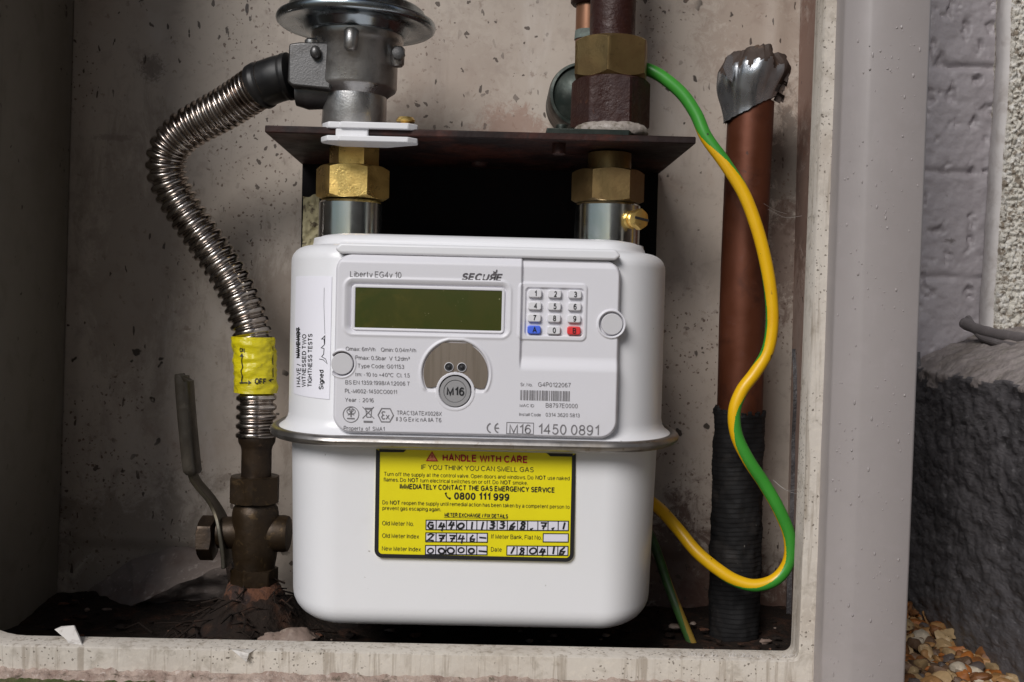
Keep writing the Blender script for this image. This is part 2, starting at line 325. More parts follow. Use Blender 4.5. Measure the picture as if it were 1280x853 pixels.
M_brk = mat('rusted_black_steel_plate', (0.014, 0.0065, 0.006), 0.55, 0.1, spec=0.3, var=[(25, (0.085, 0.022, 0.013), 0.42, 0.7, 0.8), (120, (0.014, 0.010, 0.010), 0.5, 0.7, 0.7)], bump=[(150, 0.4, 0.001)], rvar=0.1)
M_void = mat('black_steel_and_shade', (0.008, 0.007, 0.008), 0.8, 0.0, var=[(40, (0.018, 0.011, 0.010), 0.55, 0.7, 0.7)], spec=0.1)  # dark plate and the shade beneath the shelf in one black
M_copper = mat('aged_copper', (0.125, 0.038, 0.018), 0.46, 0.55, var=[(30, (0.05, 0.017, 0.011), 0.52, 0.68, 0.7), (14, (0.075, 0.023, 0.013), 0.42, 0.68, 0.8, (1, 1, 0.25)), (120, (0.13, 0.05, 0.035), 0.56, 0.72, 0.7)],
    specks=[(120, (0.05, 0.025, 0.02), 0.22, 16, 0.5, 0.8)], bump=[(150, 0.15, 0.0006)], rvar=0.1)
M_copper_lt = mat('brown_copper', (0.24, 0.115, 0.065), 0.45, 0.6, var=[(40, (0.26, 0.13, 0.08), 0.45, 0.7, 0.7)], rvar=0.1)
M_verd = mat('verdigris', (0.14, 0.17, 0.155), 0.75, 0.1, var=[(120, (0.30, 0.38, 0.36), 0.52, 0.68, 0.8), (60, (0.05, 0.05, 0.045), 0.5, 0.7, 0.7)], bump=[(200, 0.6, 0.001)])
M_green_iron = mat('dark_green_tarnished_brass', (0.022, 0.028, 0.023), 0.45, 0.5, var=[(40, (0.06, 0.07, 0.06), 0.5, 0.68, 0.8), (90, (0.012, 0.022, 0.018), 0.48, 0.7, 0.7)], rvar=0.12, bump=[(120, 0.3, 0.0008)])
M_mastic = mat('grey_jointing_paste', (0.33, 0.29, 0.26), 0.5, 0.0, var=[(150, (0.12, 0.10, 0.07), 0.46, 0.62, 0.9), (300, (0.5, 0.44, 0.40), 0.58, 0.7, 0.7)], bump=[(250, 0.8, 0.001)], rvar=0.1)
M_tape = mat('black_wound_tape', (0.012, 0.0115, 0.012), 0.7, spec=0.2, var=[(60, (0.03, 0.026, 0.024), 0.5, 0.7, 0.7)], specks=[(260, (0.20, 0.18, 0.16), 0.14, 14, 0.55, 0.7)], bump=[(260, 0.4, 0.0007)], rvar=0.1)
M_foil = mat('silver_cloth_tape', (0.40, 0.41, 0.43), 0.30, 0.85, var=[(60, (0.30, 0.30, 0.31), 0.48, 0.7, 0.7), (160, (0.14, 0.12, 0.10), 0.6, 0.72, 0.6)], bump=[(1300, 0.3, 0.0003)], rvar=0.1)
M_foil_dk = mat('dirty_torn_tape_edge', (0.05, 0.033, 0.026), 0.7, 0.1, var=[(120, (0.14, 0.08, 0.05), 0.52, 0.68, 0.8)], bump=[(300, 0.6, 0.001)])
M_cab_y = mat('yellow_cable_sheath', (0.80, 0.46, 0.006), 0.36, var=[(40, (0.72, 0.38, 0.006), 0.45, 0.7, 0.6)], specks=[(170, (0.06, 0.03, 0.02), 0.20, 18, 0.5, 0.85)])
M_cab_g = mat('green_cable_sheath', (0.050, 0.30, 0.035), 0.36, var=[(40, (0.035, 0.23, 0.03), 0.45, 0.7, 0.6)], specks=[(170, (0.03, 0.03, 0.02), 0.20, 18, 0.5, 0.85)])
M_cab_yd = mat('grimy_yellow_sheath', (0.30, 0.19, 0.03), 0.5, var=[(60, (0.16, 0.09, 0.03), 0.45, 0.65, 0.8)])
M_cab_gd = mat('grimy_green_sheath', (0.05, 0.13, 0.03), 0.5, var=[(60, (0.04, 0.07, 0.03), 0.45, 0.65, 0.8)])
M_soil = mat('dark_damp_debris', (0.019, 0.013, 0.010), 0.9, spec=0.2, var=[(60, (0.05, 0.024, 0.015), 0.48, 0.66, 0.8), (250, (0.09, 0.05, 0.032), 0.62, 0.72, 0.7), (30, (0.010, 0.008, 0.008), 0.5, 0.7, 0.8)], bump=[(200, 0.8, 0.003)])
M_rustfloor = mat('orange_rust_crust', (0.11, 0.042, 0.020), 0.9, var=[(80, (0.020, 0.011, 0.009), 0.42, 0.58, 0.95), (300, (0.36, 0.19, 0.12), 0.6, 0.7, 0.6)], bump=[(250, 0.9, 0.002)])
M_plaster = mat('stained_plaster', (0.21, 0.17, 0.15), 0.85, var=[(40, (0.16, 0.11, 0.09), 0.45, 0.7, 0.8), (200, (0.40, 0.35, 0.32), 0.56, 0.7, 0.6), (12, (0.09, 0.06, 0.05), 0.52, 0.7, 0.8)], bump=[(150, 0.5, 0.002)])
M_stone = mat('brown_stone', (0.22, 0.16, 0.13), 0.7, var=[(120, (0.34, 0.27, 0.22), 0.5, 0.65, 0.8), (60, (0.10, 0.07, 0.06), 0.5, 0.7, 0.7)], bump=[(200, 0.4, 0.001)])
M_flake = mat('peeled_paint_flake', (0.58, 0.55, 0.52), 0.6, var=[(150, (0.3, 0.26, 0.23), 0.5, 0.7, 0.8)], bump=[(200, 0.3, 0.001)])
M_mortar = mat('crumbling_pink_mortar', (0.40, 0.31, 0.26), 0.9, var=[(60, (0.24, 0.16, 0.13), 0.45, 0.65, 0.8), (300, (0.55, 0.47, 0.42), 0.54, 0.68, 0.8), (140, (0.07, 0.06, 0.035), 0.58, 0.7, 0.85)], bump=[(250, 0.9, 0.002)])
M_moss = mat('mossy_brick_top', (0.10, 0.09, 0.04), 0.95, var=[(80, (0.05, 0.065, 0.015), 0.45, 0.6, 0.85), (200, (0.16, 0.12, 0.08), 0.58, 0.7, 0.7)], bump=[(220, 0.9, 0.003)])
M_creamslab = mat('cream_painted_brick_top', (0.62, 0.57, 0.48), 0.75, var=[(60, (0.45, 0.40, 0.30), 0.48, 0.7, 0.8), (40, (0.30, 0.30, 0.14), 0.62, 0.74, 0.6)], bump=[(150, 0.5, 0.001)])
M_ground = mat('gravelly_ground', (0.13, 0.10, 0.07), 0.95, var=[(60, (0.07, 0.055, 0.04), 0.45, 0.65, 0.8)], bump=[(60, 0.8, 0.01)])
M_web = mat('dusty_web', (0.55, 0.52, 0.50), 0.8)
M_pipegrey = mat('grey_painted_cable', (0.13, 0.115, 0.115), 0.5, var=[(150, (0.22, 0.2, 0.2), 0.5, 0.7, 0.6)], bump=[(200, 0.4, 0.001)])

# ------------------------------------------------------------------ the setting
g = MB(); g.add([(-12, -14, -0.222), (12, -14, -0.222), (12, 8, -0.222), (-12, 8, -0.222)], [(0, 1, 2, 3)])
obj('ground', g, M_ground, smooth=0, kind='structure')

YB, YF = 0.095, -0.100           # cabinet back wall and frame face
zf = -0.205                       # cabinet floor
ZT = 0.46
# -- meter cabinet
cab = thing('meter_cabinet', 'dirty pale metal meter cabinet around the white gas meter, open at the front', 'cabinet', (-0.045, 0.0, zf-0.009))
XL0, XL1 = at(92, 0, YB).x, at(70, 800, YB).x       # left back corner leans slightly
XR0, XR1 = at(1001, 0, YB).x, at(981, 800, YB).x
zt_, zb_ = at(92, 0, YB).z, at(70, 800, YB).z
def xl(z): return XL1+(XL0-XL1)*(z-zb_)/(zt_-zb_)
def xr(z): return XR1+(XR0-XR1)*(z-zb_)/(zt_-zb_)
# back panel as a gently uneven pressed sheet
nx, nz = 180, 190
zz = np.linspace(zf-0.004, ZT, nz)[:, None]*np.ones((1, nx)); tt = np.linspace(0, 1, nx)[None, :]*np.ones((nz, 1))
xx = xl(zz)+(xr(zz)-xl(zz))*tt
dx = 0.0016*(fbm(xx*14, zz*9, 3, 3)-0.5)
# shallow vertical swage near each side and the crease line low down
dx += -0.0022*np.exp(-((xx-at(960, 400, YB).x)/0.006)**2) + 0.0018*sstep(0.012, 0.0, xx-xl(zz))
zc = at(200, 681, YB).z
dx += 0.0018*sstep(0.0015, -0.0015, zz-zc)
b = MB(); b.grid(np.stack([xx, YB+dx, zz], -1)); b.box(XL1-0.02, XR0+0.02, YB+0.003, YB+0.006, zf-0.006, ZT)
obj('back_panel', b, M_wall, cab, smooth=60)
def side(fn, sgn, y0, mt, nm, lab):
    b = MB(); z = np.linspace(zf-0.004, ZT, 60)[:, None]*np.ones((1, 40)); y = np.linspace(y0, YB, 40)[None, :]*np.ones((60, 1))
    x = fn(z)+0.0012*(fbm(y*16, z*9, 3, 8)-0.5)*sgn
    b.grid(np.stack([x, y, z], -1)); b.grid(np.stack([x+sgn*0.003, y, z], -1)[:, ::-1])
    obj(nm, b, mt, cab, smooth=60, label=lab)
side(xl, -1, YF+0.004, M_wall_dk, 'side_panel', 'grimy side panel, coloured darker for shade, beside the flexible hose')
side(xr, 1, YF+0.004, M_wall_rt, 'side_panel', 'rust stained side panel beside the copper pipe')
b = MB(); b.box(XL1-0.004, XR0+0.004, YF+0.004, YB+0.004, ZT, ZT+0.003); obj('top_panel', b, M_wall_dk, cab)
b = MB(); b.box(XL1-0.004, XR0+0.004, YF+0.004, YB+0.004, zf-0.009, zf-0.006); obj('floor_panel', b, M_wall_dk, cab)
# front frame: a ring with rounded inner corners; the right bar follows the photo's lean
fxr0, fxr1 = at(1031, 0, YF), at(1000, 800, YF)
sill_l, sill_r = at(22, 806, YF), at(975, 826, YF)
zs = (sill_l.z+sill_r.z)/2
def fx(z): return fxr1.x+(fxr0.x-fxr1.x)*(z-fxr1.z)/(fxr0.z-fxr1.z)
b = MB()
out_r = lambda z: fx(z)+0.0125
xl_in = -0.266; rad = 0.0045
inner = []
for k in range(9):
    a = -PI/2+PI/2*k/8; inner.append((fx(zs)-rad+rad*math.cos(a), zs+rad+rad*math.sin(a)))
for k in range(13): z = zs+rad+0.002+(ZT-0.03-zs-rad-0.002)*k/12; inner.append((fx(z), z))
inner += [(xl_in, ZT-0.03)]
for k in range(9):
    a = PI+PI/2*k/8; inner.append((xl_in+0.026+0.026*math.cos(a), zs+0.016+0.016*math.sin(a)))
zo = zs-0.0125
def proj(p):   # matching point on the outer outline
    x, z = p
    ox = out_r(z) if x > 0 and z > zs+rad*0.5 else (xl_in-0.031 if x < 0 and z > zs+0.008 else x)
    oz = zo if z < zs+rad*0.5 or (x < 0 and z < zs+0.008) else (ZT+0.01 if z > ZT-0.031 else z)
    return ox, oz
n = len(inner); outer = [proj(p) for p in inner]
for k in range(9):
    xk = inner[k][0]; ox = out_r(zo)
    outer[k] = (xk+(ox-xk)*k/4, zo) if k <= 4 else (ox, zo+(inner[8][1]-zo)*(k-4)/4)
def yoff(p): return YF+0.0006*(mnoise.noise(Vector((p[0]*40, p[1]*40, 2))))
V = []
for p in inner: V.append((p[0], YF+0.016, p[1]))
for p in inner: V.append((p[0], YF+0.0012, p[1]))
for p, o_ in zip(inner, outer): V.append((p[0]+(o_[0]-p[0])*0.07, yoff(p), p[1]+(o_[1]-p[1])*0.07))
for p, o_ in zip(inner, outer): V.append((o_[0], yoff(o_)+0.0004, o_[1]))
for p, o_ in zip(inner, outer): V.append((o_[0], YF+0.016, o_[1]))
fcs = []
for k in range(4):
    for i in range(n):
        j = (i+1) % n; fcs.append((k*n+i, (k+1)*n+i, (k+1)*n+j, k*n+j))
b.add(V, fcs); obj('front_frame', b, M_frame, cab, smooth=40)
# torn foam and paint scraps left on the sill edge
b = MB()
for k in range(70):
    px = random.choice([random.uniform(905, 940), random.uniform(840, 1000), random.uniform(862, 876), random.uniform(975, 1000)])
    p = at(px, 806+0.0236*(px-22)*1.0-1.0, YF+0.004); h = random.uniform(0.0008, 0.0034); w = random.uniform(0.0003, 0.0011)
    lx = random.uniform(-0.002, 0.002)
    b.add([(p.x-w, p.y, zs-0.0008), (p.x+w, p.y, zs-0.0008), (p.x, p.y+0.002, zs-0.0008), (p.x+lx, p.y-0.001, zs+h)], [(0, 1, 3), (1, 2, 3), (2, 0, 3), (0, 2, 1)])
obj('torn_foam_seal', b, M_flake, cab, smooth=0)
# yellowed sealant bead between the frame and the post
b = MB(); pts = []
for k in range(160):
    z = -0.22+0.66*k/159; pts.append((out_r(z)+0.001+0.0008*mnoise.noise(Vector((0, 1, z*60))), YF-0.0005, z))
b.sweep(pts, lambda i: 0.0030+0.0008*mnoise.noise(Vector((3, 0, pts[i][2]*150))), 10)
obj('sealant_bead', b, M_sealant, cab)

# -- grey painted post beside the cabinet
YP = -0.120
pl0, pl1 = at(1062, 0, YP), at(1032, 853, YP); pb0, pb1 = at(1090, 0, YP), at(1063, 853, YP); pr0, pr1 = at(1166, 0, YP), at(1132, 853, YP)
b = MB(); rows = []
dzp = 0.06
for k in range(41):
    t = k/40*1.45-0.35
    L_ = pl0.lerp(pl1, t); B_ = pb0.lerp(pb1, t); R_ = pr0.lerp(pr1, t); z = L_.z
    w = 0.0004*mnoise.noise(Vector((0, 0, z*40)))
    rows.append([(L_.x+w, YF+0.022, z), (L_.x+w, YP+0.0085, z), (L_.x+0.0006+w, YP+0.0065, z), (B_.x-0.0012+w, YP+0.0010, z), (B_.x+0.001, YP, z),
                 (R_.x-0.0016, YP, z), (R_.x-0.0004, YP+0.0006, z), (R_.x, YP+0.002, z), (R_.x, YB+0.004, z)])
b.rings(rows[::-1], closed=False, cap=False)
for k in range(230):                                # nibs and drips in the gloss paint
    t = random.random(); px = random.uniform(1045, 1160); c = at(px-30*t, 853*t, YP)
    L_ = pl0.lerp(pl1, t).x+0.001; R_ = pr0.lerp(pr1, t).x-0.0022; Bx = pb0.lerp(pb1, t).x
    if random.random() < 0.55: c.x = random.uniform(L_, Bx) if random.random() < 0.5 else random.gauss(Bx+0.012, 0.006)
    if not (L_ < c.x < R_): continue
    y = YP if c.x > Bx else YP+0.0065*(Bx-c.x)/max(Bx-L_, 1e-4)
    r = random.choice([0.00025, 0.0003, 0.0004, 0.0004, 0.0006])
    b.ball((c.x, y, c.z), r, n=5, jit=0.3, sq=(1, 0.7, random.uniform(0.8, 2.2)))
obj('post', b, M_post, smooth=50, label='smooth grey mauve painted timber post to the right of the meter cabinet', cat='post')

# -- house wall to the right: painted brick, facing the camera
YW = 0.100
b = MB(); X0, X1, Z0, Z1 = 0.196, 0.40, -0.225, 0.36
cols, rws = 170, 490
x = np.linspace(X0, X1, cols)[None, :]*np.ones((rws, 1)); z = np.linspace(Z0, Z1, rws)[:, None]*np.ones((1, cols))
course = at(1190, 84, YW).z; pitch = (at(1190, 84, YW).z-at(1190, 216, YW).z)
ph = (z-course+0.0025*(fbm(x*40, z*12, 3, 5)-0.5))/pitch; dm = np.abs(ph-np.round(ph))*pitch
joint = np.exp(-(dm/0.0024)**2)*(1.5*np.clip(fbm(x*45+9, z*14, 2, 21)-0.25, 0, 1))
h = 0.0022*(fbm(x*38, z*38, 4, 11)-0.5)+0.0016*(fbm(x*190, z*190, 3, 12)-0.5)-0.0040*joint
h -= 0.003*np.clip(fbm(x*120, z*95, 3, 31)-0.64, 0, 1)*6
b.grid(np.stack([x, YW-h, z], -1)); b.box(X0, X1, YW+0.006, YW+0.05, Z0, Z1)
# the wall carries on behind and round the cabinet
b.box(XL1-0.9, X0, YB+0.010, YB+0.05, -0.225, 0.75); b.box(XL1-0.9, XL1-0.006, YF+0.02, YB+0.010, -0.225, 0.75)
b.box(XL1-0.006, X0, YF+0.02, YB+0.010, ZT+0.006, 0.75); b.box(X0, 0.9, YW+0.002+0.05, YW+0.09, -0.225, 0.75)
obj('brick_wall', b, M_brick, smooth=50, label='grey painted brick wall seen between the post and the rough pebbledash pier', cat='wall')

# -- pebbledash pier on a bitumen plinth, running towards the camera
XP = 0.351; XQ = 0.283
zbot = at(1250, 412, 0.085).z
def worley(x, y, seed):
    xi = np.floor(x); yi = np.floor(y); best = np.full(x.shape, 9.0)
    for i in (-1, 0, 1):
        for j in (-1, 0, 1):
            cx = xi+i; cy = yi+j
            hx = np.modf(np.abs(np.sin(cx*127.1+cy*311.7+seed)*43758.5453))[0]; hy = np.modf(np.abs(np.sin(cx*269.5+cy*183.3+seed)*43758.5453))[0]
            best = np.minimum(best, np.hypot(cx+hx-x, cy+hy-y))
    return best
YD = 0.084
def dash_edge(z):                                       # wavy left limit of the render coat
    t = np.clip((0.212-z)/(0.212-zbot), -0.4, 1.05); return at(1262, 0, YD).x+(at(1237, 405, YD).x-at(1262, 0, YD).x)*t**1.3 if np.isscalar(t) else at(1262, 0, YD).x+(at(1237, 405, YD).x-at(1262, 0, YD).x)*np.sign(t)*np.abs(t)**1.3
b = MB(); rws, cols = 440, 200
zz = np.linspace(zbot, 0.36, rws)[:, None]*np.ones((1, cols)); uu = np.linspace(0, 1, cols)[None, :]*np.ones((rws, 1))
ed = dash_edge(zz)+0.0030*(fbm(zz*24, zz*0+3, 3, 44)-0.5)
xd = ed+uu*0.105
bump_ = 0.0030*np.clip(1-worley(xd*290, zz*290, 1.0)*1.1, 0, 1)+0.0022*np.clip(1-worley(xd*480, zz*480, 4.0), 0, 1)+0.003*fbm(xd*60, zz*60, 3, 41)
b.grid(np.stack([xd, YD-bump_*sstep(0.0, 0.03, uu), zz], -1)); b.box(float(ed.min())+0.004, 0.62, YD+0.004, YW+0.004, zbot+0.001, 0.36); b.box(float(xd.min())+0.10, 0.62, YD, YD+0.004, zbot+0.001, 0.36)
pier = thing('pebbledash_coat', 'rough cream and brown pebbledash coat at the right edge, above the black plinth', 'pebbledash', (0.36, YD, zbot))
obj('pebbledash_face', b, M_dash, pier, smooth=60)
b = MB(); rws_ = []
for k in range(rws):                                    # pale smooth arris where the coat stops
    z = float(zz[k, 0]); e = float(ed[k, 0])
    rws_.append([(e-0.0012, YW-0.0025, z), (e-0.0024, YD+0.008, z), (e-0.0022, YD+0.002, z), (e-0.0008, YD-0.0016, z), (e+0.0016, YD-0.0020, z), (e+0.0028, YD+0.001, z)])
b.rings(rws_[::-1], closed=False, cap=False); obj('arris', b, M_dash_edge, pier, smooth=60)
# ledge and plinth
b = MB(); R_, C_ = 150, 240
yy = np.linspace(-0.34, YW-0.001, C_)[None, :]*np.ones((R_, 1)); v = np.linspace(0, 1, R_)[:, None]*np.ones((1, C_))
ztop = zbot+0.001; zlip = -0.033
t1 = np.clip(v/0.36, 0, 1)
xx2 = XP+0.004+(XQ-XP-0.004)*t1; zz2 = ztop+(zlip-ztop)*t1**1.5+ 0.004*(fbm(yy*30, v*4, 3, 51)-0.5)
t2 = np.clip((v-0.36)/0.64, 0, 1); zz2 = zz2+(-0.235-zlip)*t2
rough_ = 0.005*(fbm(yy*22, zz2*45, 4, 61)-0.5)+0.0014*np.clip(1-worley(yy*62+zz2*30, zz2*170, 7.0)*1.15, 0, 1)+0.0017*np.clip(1-worley(yy*120+zz2*60, zz2*330, 2.0)*1.15, 0, 1)
xx2 = xx2-rough_*np.where(v < 0.33, 0.6, 1.0); zz2 = zz2+np.where(v < 0.33, rough_*0.8, 0)
split = int(R_*0.36+2)
plinth = thing('plinth', 'black bitumen painted plinth with a grey ledge, behind the gravel', 'plinth', (XQ+0.03, 0, -0.222))
G = np.stack([xx2, yy, zz2], -1)
b.grid(G[:split+12])
for r_ in range(split-10, split+11):
    for c_ in range(C_-1):
        Y_ = float(yy[0, c_])
        if r_ > split-2+7*mnoise.noise(Vector((Y_*30, r_*0.1, 1)))+4*mnoise.noise(Vector((Y_*90, r_*0.5, 4))): b.m[r_*(C_-1)+c_] = 1
obj('ledge', b, [M_ledge, M_bitumen], plinth, smooth=70)
b = MB(); b.grid(G[split+11:]); obj('bitumen_face', b, M_bitumen, plinth, smooth=70)
b = MB(); b.box(XQ, 0.62, -3.2, -0.338, -0.2235, 1.9); b.box(XP+0.003, 0.62, -0.338, YD-0.0005, -0.2235, zbot-0.0005); obj('blocker_wall_and_core', b, M_blocker, plinth)  # unseen dark wall added to block light from the right; second box is plinth core
# left return of the plinth below the brick, hidden mostly by the post
b = MB(); yv = np.linspace(0, 1, 60)[:, None]*np.ones((1, 60)); xv = np.linspace(0.20, XQ+0.004, 60)[None, :]*np.ones((60, 1))
zv = -0.020+(-0.235+0.020)*yv; yv2 = YW-0.012-0.004*fbm(xv*60, zv*50, 3, 71)-0.006*sstep(0, 0.1, yv)
b.grid(np.stack([xv, yv2, zv], -1)); obj('bitumen_return', b, M_bitumen, plinth, smooth=70)
# grey cable lying along the ledge
b = MB(); pts = catmull([at(1205, 404, 0.075), at(1222, 412, 0.06), at(1240, 417, 0.045), at(1262, 421, 0.03), at(1290, 426, 0.01), at(1330, 440, -0.03)], 0.0015)
b.sweep(pts, lambda i: 0.0037+0.0005*mnoise.noise(Vector((i*0.2, 0, 0))), 14)
pts = catmull([at(1210, 398, 0.078), at(1225, 420, 0.055), at(1245, 428, 0.035), at(1290, 438, 0.0)], 0.0015); b.sweep(pts, 0.0022, 10)
obj('wall_cable', b, M_pipegrey, label='grey painted cable lying along the ledge under the pebbledash pier', cat='cable')

# -- gravel
gc = [(0.27, 0.14, 0.05), (0.33, 0.22, 0.11), (0.15, 0.058, 0.016), (0.33, 0.23, 0.12), (0.09, 0.05, 0.027), (0.40, 0.34, 0.26), (0.26, 0.085, 0.014), (0.14, 0.08, 0.045), (0.07, 0.055, 0.05)]
gm = [mat('pebble_tone', c, 0.6, var=[(150, tuple(q*0.6 for q in c), 0.48, 0.66, 0.7), (300, tuple(min(0.8, q*1.4+0.05) for q in c), 0.56, 0.7, 0.5)], bump=[(300, 0.3, 0.0006)], rvar=0.12) for c in gc]
b = MB(); zg = at(1145, 757, 0.07).z
def pebble(c, r):
    q = Matrix.Rotation(random.uniform(0, 6), 3, 'Z') @ Matrix.Rotation(random.uniform(0, 0.9), 3, 'X') @ Matrix.Rotation(random.uniform(0, 6), 3, 'Z')
    sx, sy, sz = random.uniform(0.8, 1.45), random.uniform(0.7, 1.1), random.uniform(0.45, 0.8); sd = random.random()*90
    cuts = [(Vector((random.gauss(0, 1), random.gauss(0, 1), random.gauss(0, 1))).normalized(), random.uniform(0.55, 0.85)) for _ in range(7)]
    rs = []; n = 8
    for k in range(0, n+1):
        th = PI*(k if 0 < k < n else (0.08 if k == 0 else n-0.08))/n; ring = []
        for i in range(12):
            a = 2*PI*i/12; d = Vector((math.sin(th)*math.cos(a), math.sin(th)*math.sin(a), math.cos(th)))
            w = 1.0
            for nv, dd in cuts:
                dn = d.dot(nv)
                if dn > 1e-3: w = min(w, dd/dn)
            w *= 1+0.10*mnoise.noise(d*2+Vector((sd, 0, 0)))
            p = q @ Vector((d.x*sx*r*w, d.y*sy*r*w, d.z*sz*r*w)); ring.append((c[0]+p.x, c[1]+p.y, c[2]+p.z))
        rs.append(ring[::-1])
    b.rings(rs, random.choices(range(len(gc)), [5, 5, 4, 4, 3, 2, 4, 3, 2])[0])
for layer in range(2):
    for k in range(900):
        X = random.uniform(0.2135, 0.292); Y = random.uniform(-0.26, 0.085)
        r = random.choice([0.0026, 0.0034, 0.0042, 0.0050, 0.0066])*random.uniform(0.85, 1.15)
        top = zg-0.0035+0.006*(mnoise.noise(Vector((X*40, Y*40, 0))))-0.05*max(0, X-0.27)
        pebble((X, Y, top-0.004*layer+random.uniform(-0.002, 0.002)), r)
obj('gravel', b, gm, smooth=38, kind='stuff', label='loose tan and orange gravel at the foot of the post', cat='gravel')
b = MB(); b.box(0.2085, 0.30, -0.30, 0.09, -0.2215, zg-0.008); obj('gravel_bed', b, M_ground, kind='structure')

# -- crumbling brick and mortar below the cabinet frame
b = MB(); R_, C_ = 70, 460
xx = np.linspace(-0.34, out_r(zo)+0.004, C_)[None, :]*np.ones((R_, 1)); v = np.linspace(0, 1, R_)[:, None]*np.ones((1, C_))
y = YF+0.004-0.075*v; z = zo+0.0014-0.003*sstep(0.0, 0.10, v)-0.0035*sstep(0.10, 0.2, v)-0.006*v
z = z+0.0034*(fbm(xx*110, y*110, 4, 81)-0.5)+0.002*np.clip(1-worley(xx*260, y*260, 3.0), 0, 1)*sstep(0.6, 0.2, v)
sl_ = int(R_*0.15); G = np.stack([xx, y, z], -1)[:, ::-1]
brick_sill = thing('brick_sill', 'crumbling brick and mortar sill with moss, under the cabinet frame', 'sill', (-0.05, YF-0.03, -0.222))
b.grid(G[:sl_+1]); obj('mortar_bed', b, M_mortar, brick_sill, smooth=70)
xs_ = at(235, 845, YF-0.03).x; cut_ = int(C_*(out_r(zo)+0.004-xs_)/(out_r(zo)+0.344))
b = MB(); b.grid(G[sl_:, cut_:]); obj('mossy_brick', b, M_moss, brick_sill, smooth=70)
b = MB(); b.grid(G[sl_:, :cut_+1]); obj('cream_brick', b, M_creamslab, brick_sill, smooth=70)
b = MB(); b.box(-0.34, out_r(zo)+0.004, YF-0.071, YF+0.014, -0.2218, zo-0.0225); obj('brick_core', b, M_mortar, brick_sill)

# ------------------------------------------------------------------ inside the cabinet: floor debris
b = MB(); R_, C_ = 130, 260
xx = np.linspace(XL1+0.001, XR1-0.001, C_)[None, :]*np.ones((R_, 1)); y = np.linspace(YF+0.012, YB-0.001, R_)[:, None]*np.ones((1, C_))
hx, hy = at(318, 750, 0.025).x, 0.025
z = zf+0.008*fbm(xx*30, y*30, 5, 91)+0.029*np.exp(-(((xx-hx)/0.030)**2+((y-hy)/0.030)**2)**1.3)*(0.75+0.5*fbm(xx*90, y*90, 3, 97))+0.006*sstep(0.05, YB, y)*fbm(xx*25, y*6, 3, 95)
b.grid(np.stack([xx, y, z], -1)); obj('debris', b, M_soil, smooth=70, kind='stuff', label='dark damp soil and rust crumbs on the cabinet floor', cat='debris')
b = MB()
for k in range(420):
    px = random.uniform(60, 1000); Y = random.uniform(-0.07, 0.085); p = at(px, 800, Y)
    if not XL1+0.01 < p.x < XR1-0.01: continue
    b.ball((p.x, Y, zf+0.0045+random.uniform(0, 0.004)), random.choice([0.0006, 0.0009, 0.0012, 0.0018, 0.0026]), random.choice([0, 0, 0, 0, 0, 0, 1, 2]), n=5, jit=0.5, sq=(random.uniform(0.8, 2.2), 1, 0.6))
for k in range(60):                                   # root fibres around the valve foot
    a0 = random.uniform(0, 6.28); gx_, gy_ = random.gauss(0, 0.03), -random.random()*0.05; c = Vector((hx+gx_, hy+gy_, zf+0.005+random.random()*0.004+0.027*math.exp(-((gx_/0.030)**2+(gy_/0.030)**2)**1.3)))
    d = Vector((math.cos(a0), math.sin(a0), 0)); L_ = random.uniform(0.008, 0.03)
    b.sweep([c-d*L_/2, c+Vector((0, 0, random.uniform(0.001, 0.005))), c+d*L_/2], random.uniform(0.0003, 0.0007), 5)
    
obj('crumbs', b, [M_soil, M_rustfloor, M_stone], smooth=60, kind='stuff', label='small rust crumbs, grit and root fibres strewn over the dark floor', cat='crumbs')
# slumped plaster on the back wall, lower left
b = MB(); poly = [(103, 768), (108, 740), (165, 700), (215, 684), (284, 688), (292, 720), (288, 762), (230, 772), (160, 776)]
ridge = [(168, 756), (225, 730), (282, 708)]
Vv = [at(p[0], p[1], YB-0.002) for p in poly]; Rr = [at(p[0], p[1], YB-0.030) for p in ridge]
Vv = Vv+Rr; Fc = [(0, 1, 2, 9), (2, 3, 10, 9), (3, 4, 11, 10), (4, 5, 11), (5, 6, 11), (6, 7, 10, 11), (7, 8, 9, 10), (8, 0, 9)]
for f in Fc:                                          # refine each facet with some roughness
    P = [Vv[i] for i in f]; P = P if len(P) == 4 else P+[P[-1]]
    nn = 14; Gd = np.zeros((nn, nn, 3))
    for i in range(nn):
        for j in range(nn):
            s_, t_ = i/(nn-1), j/(nn-1); p = (P[0]*(1-s_)+P[1]*s_)*(1-t_)+(P[3]*(1-s_)+P[2]*s_)*t_
            p = p+Vector((mnoise.noise(p*90)*0.0012, mnoise.noise(p*120+Vector((5, 0, 0)))*0.003, mnoise.noise(p*90+Vector((0, 7, 0)))*0.0012)); Gd[i, j] = p
    b.grid(Gd)
obj('plaster_lump', b, M_plaster, smooth=70, label='slumped lump of stained plaster against the back panel, left of the valve', cat='plaster')
for (px, py, r, lab) in [(341, 803, 0.0085, 'smaller brown stone behind the sill, left of the bigger one'), (369, 803, 0.0125, 'larger brown stone behind the sill, left of the white meter')]:
    p = at(px, py, -0.055); b = MB(); b.ball((p.x, p.y, p.z), r, n=14, jit=0.35, sq=(1.0, 0.8, 0.62))
    obj('stone', b, M_stone, smooth=60, label=lab, cat='stone', group='stones behind the sill')
def flake(pts, Y, lab, thick=0.0007):
    b = MB(); n = len(pts); P = [at(p[0], p[1], Y+p[2]) for p in pts]
    b.add([tuple(p) for p in P]+[(p.x+0.0003, p.y+thick, p.z-0.0002) for p in P], [tuple(range(n))[::-1], tuple(range(n, 2*n))]+[(i, (i+1) % n, n+(i+1) % n, n+i) for i in range(n)])
    obj('paint_flake', b, M_flake, smooth=0, label=lab, cat='flake', group='peeled paint flakes on the sill')
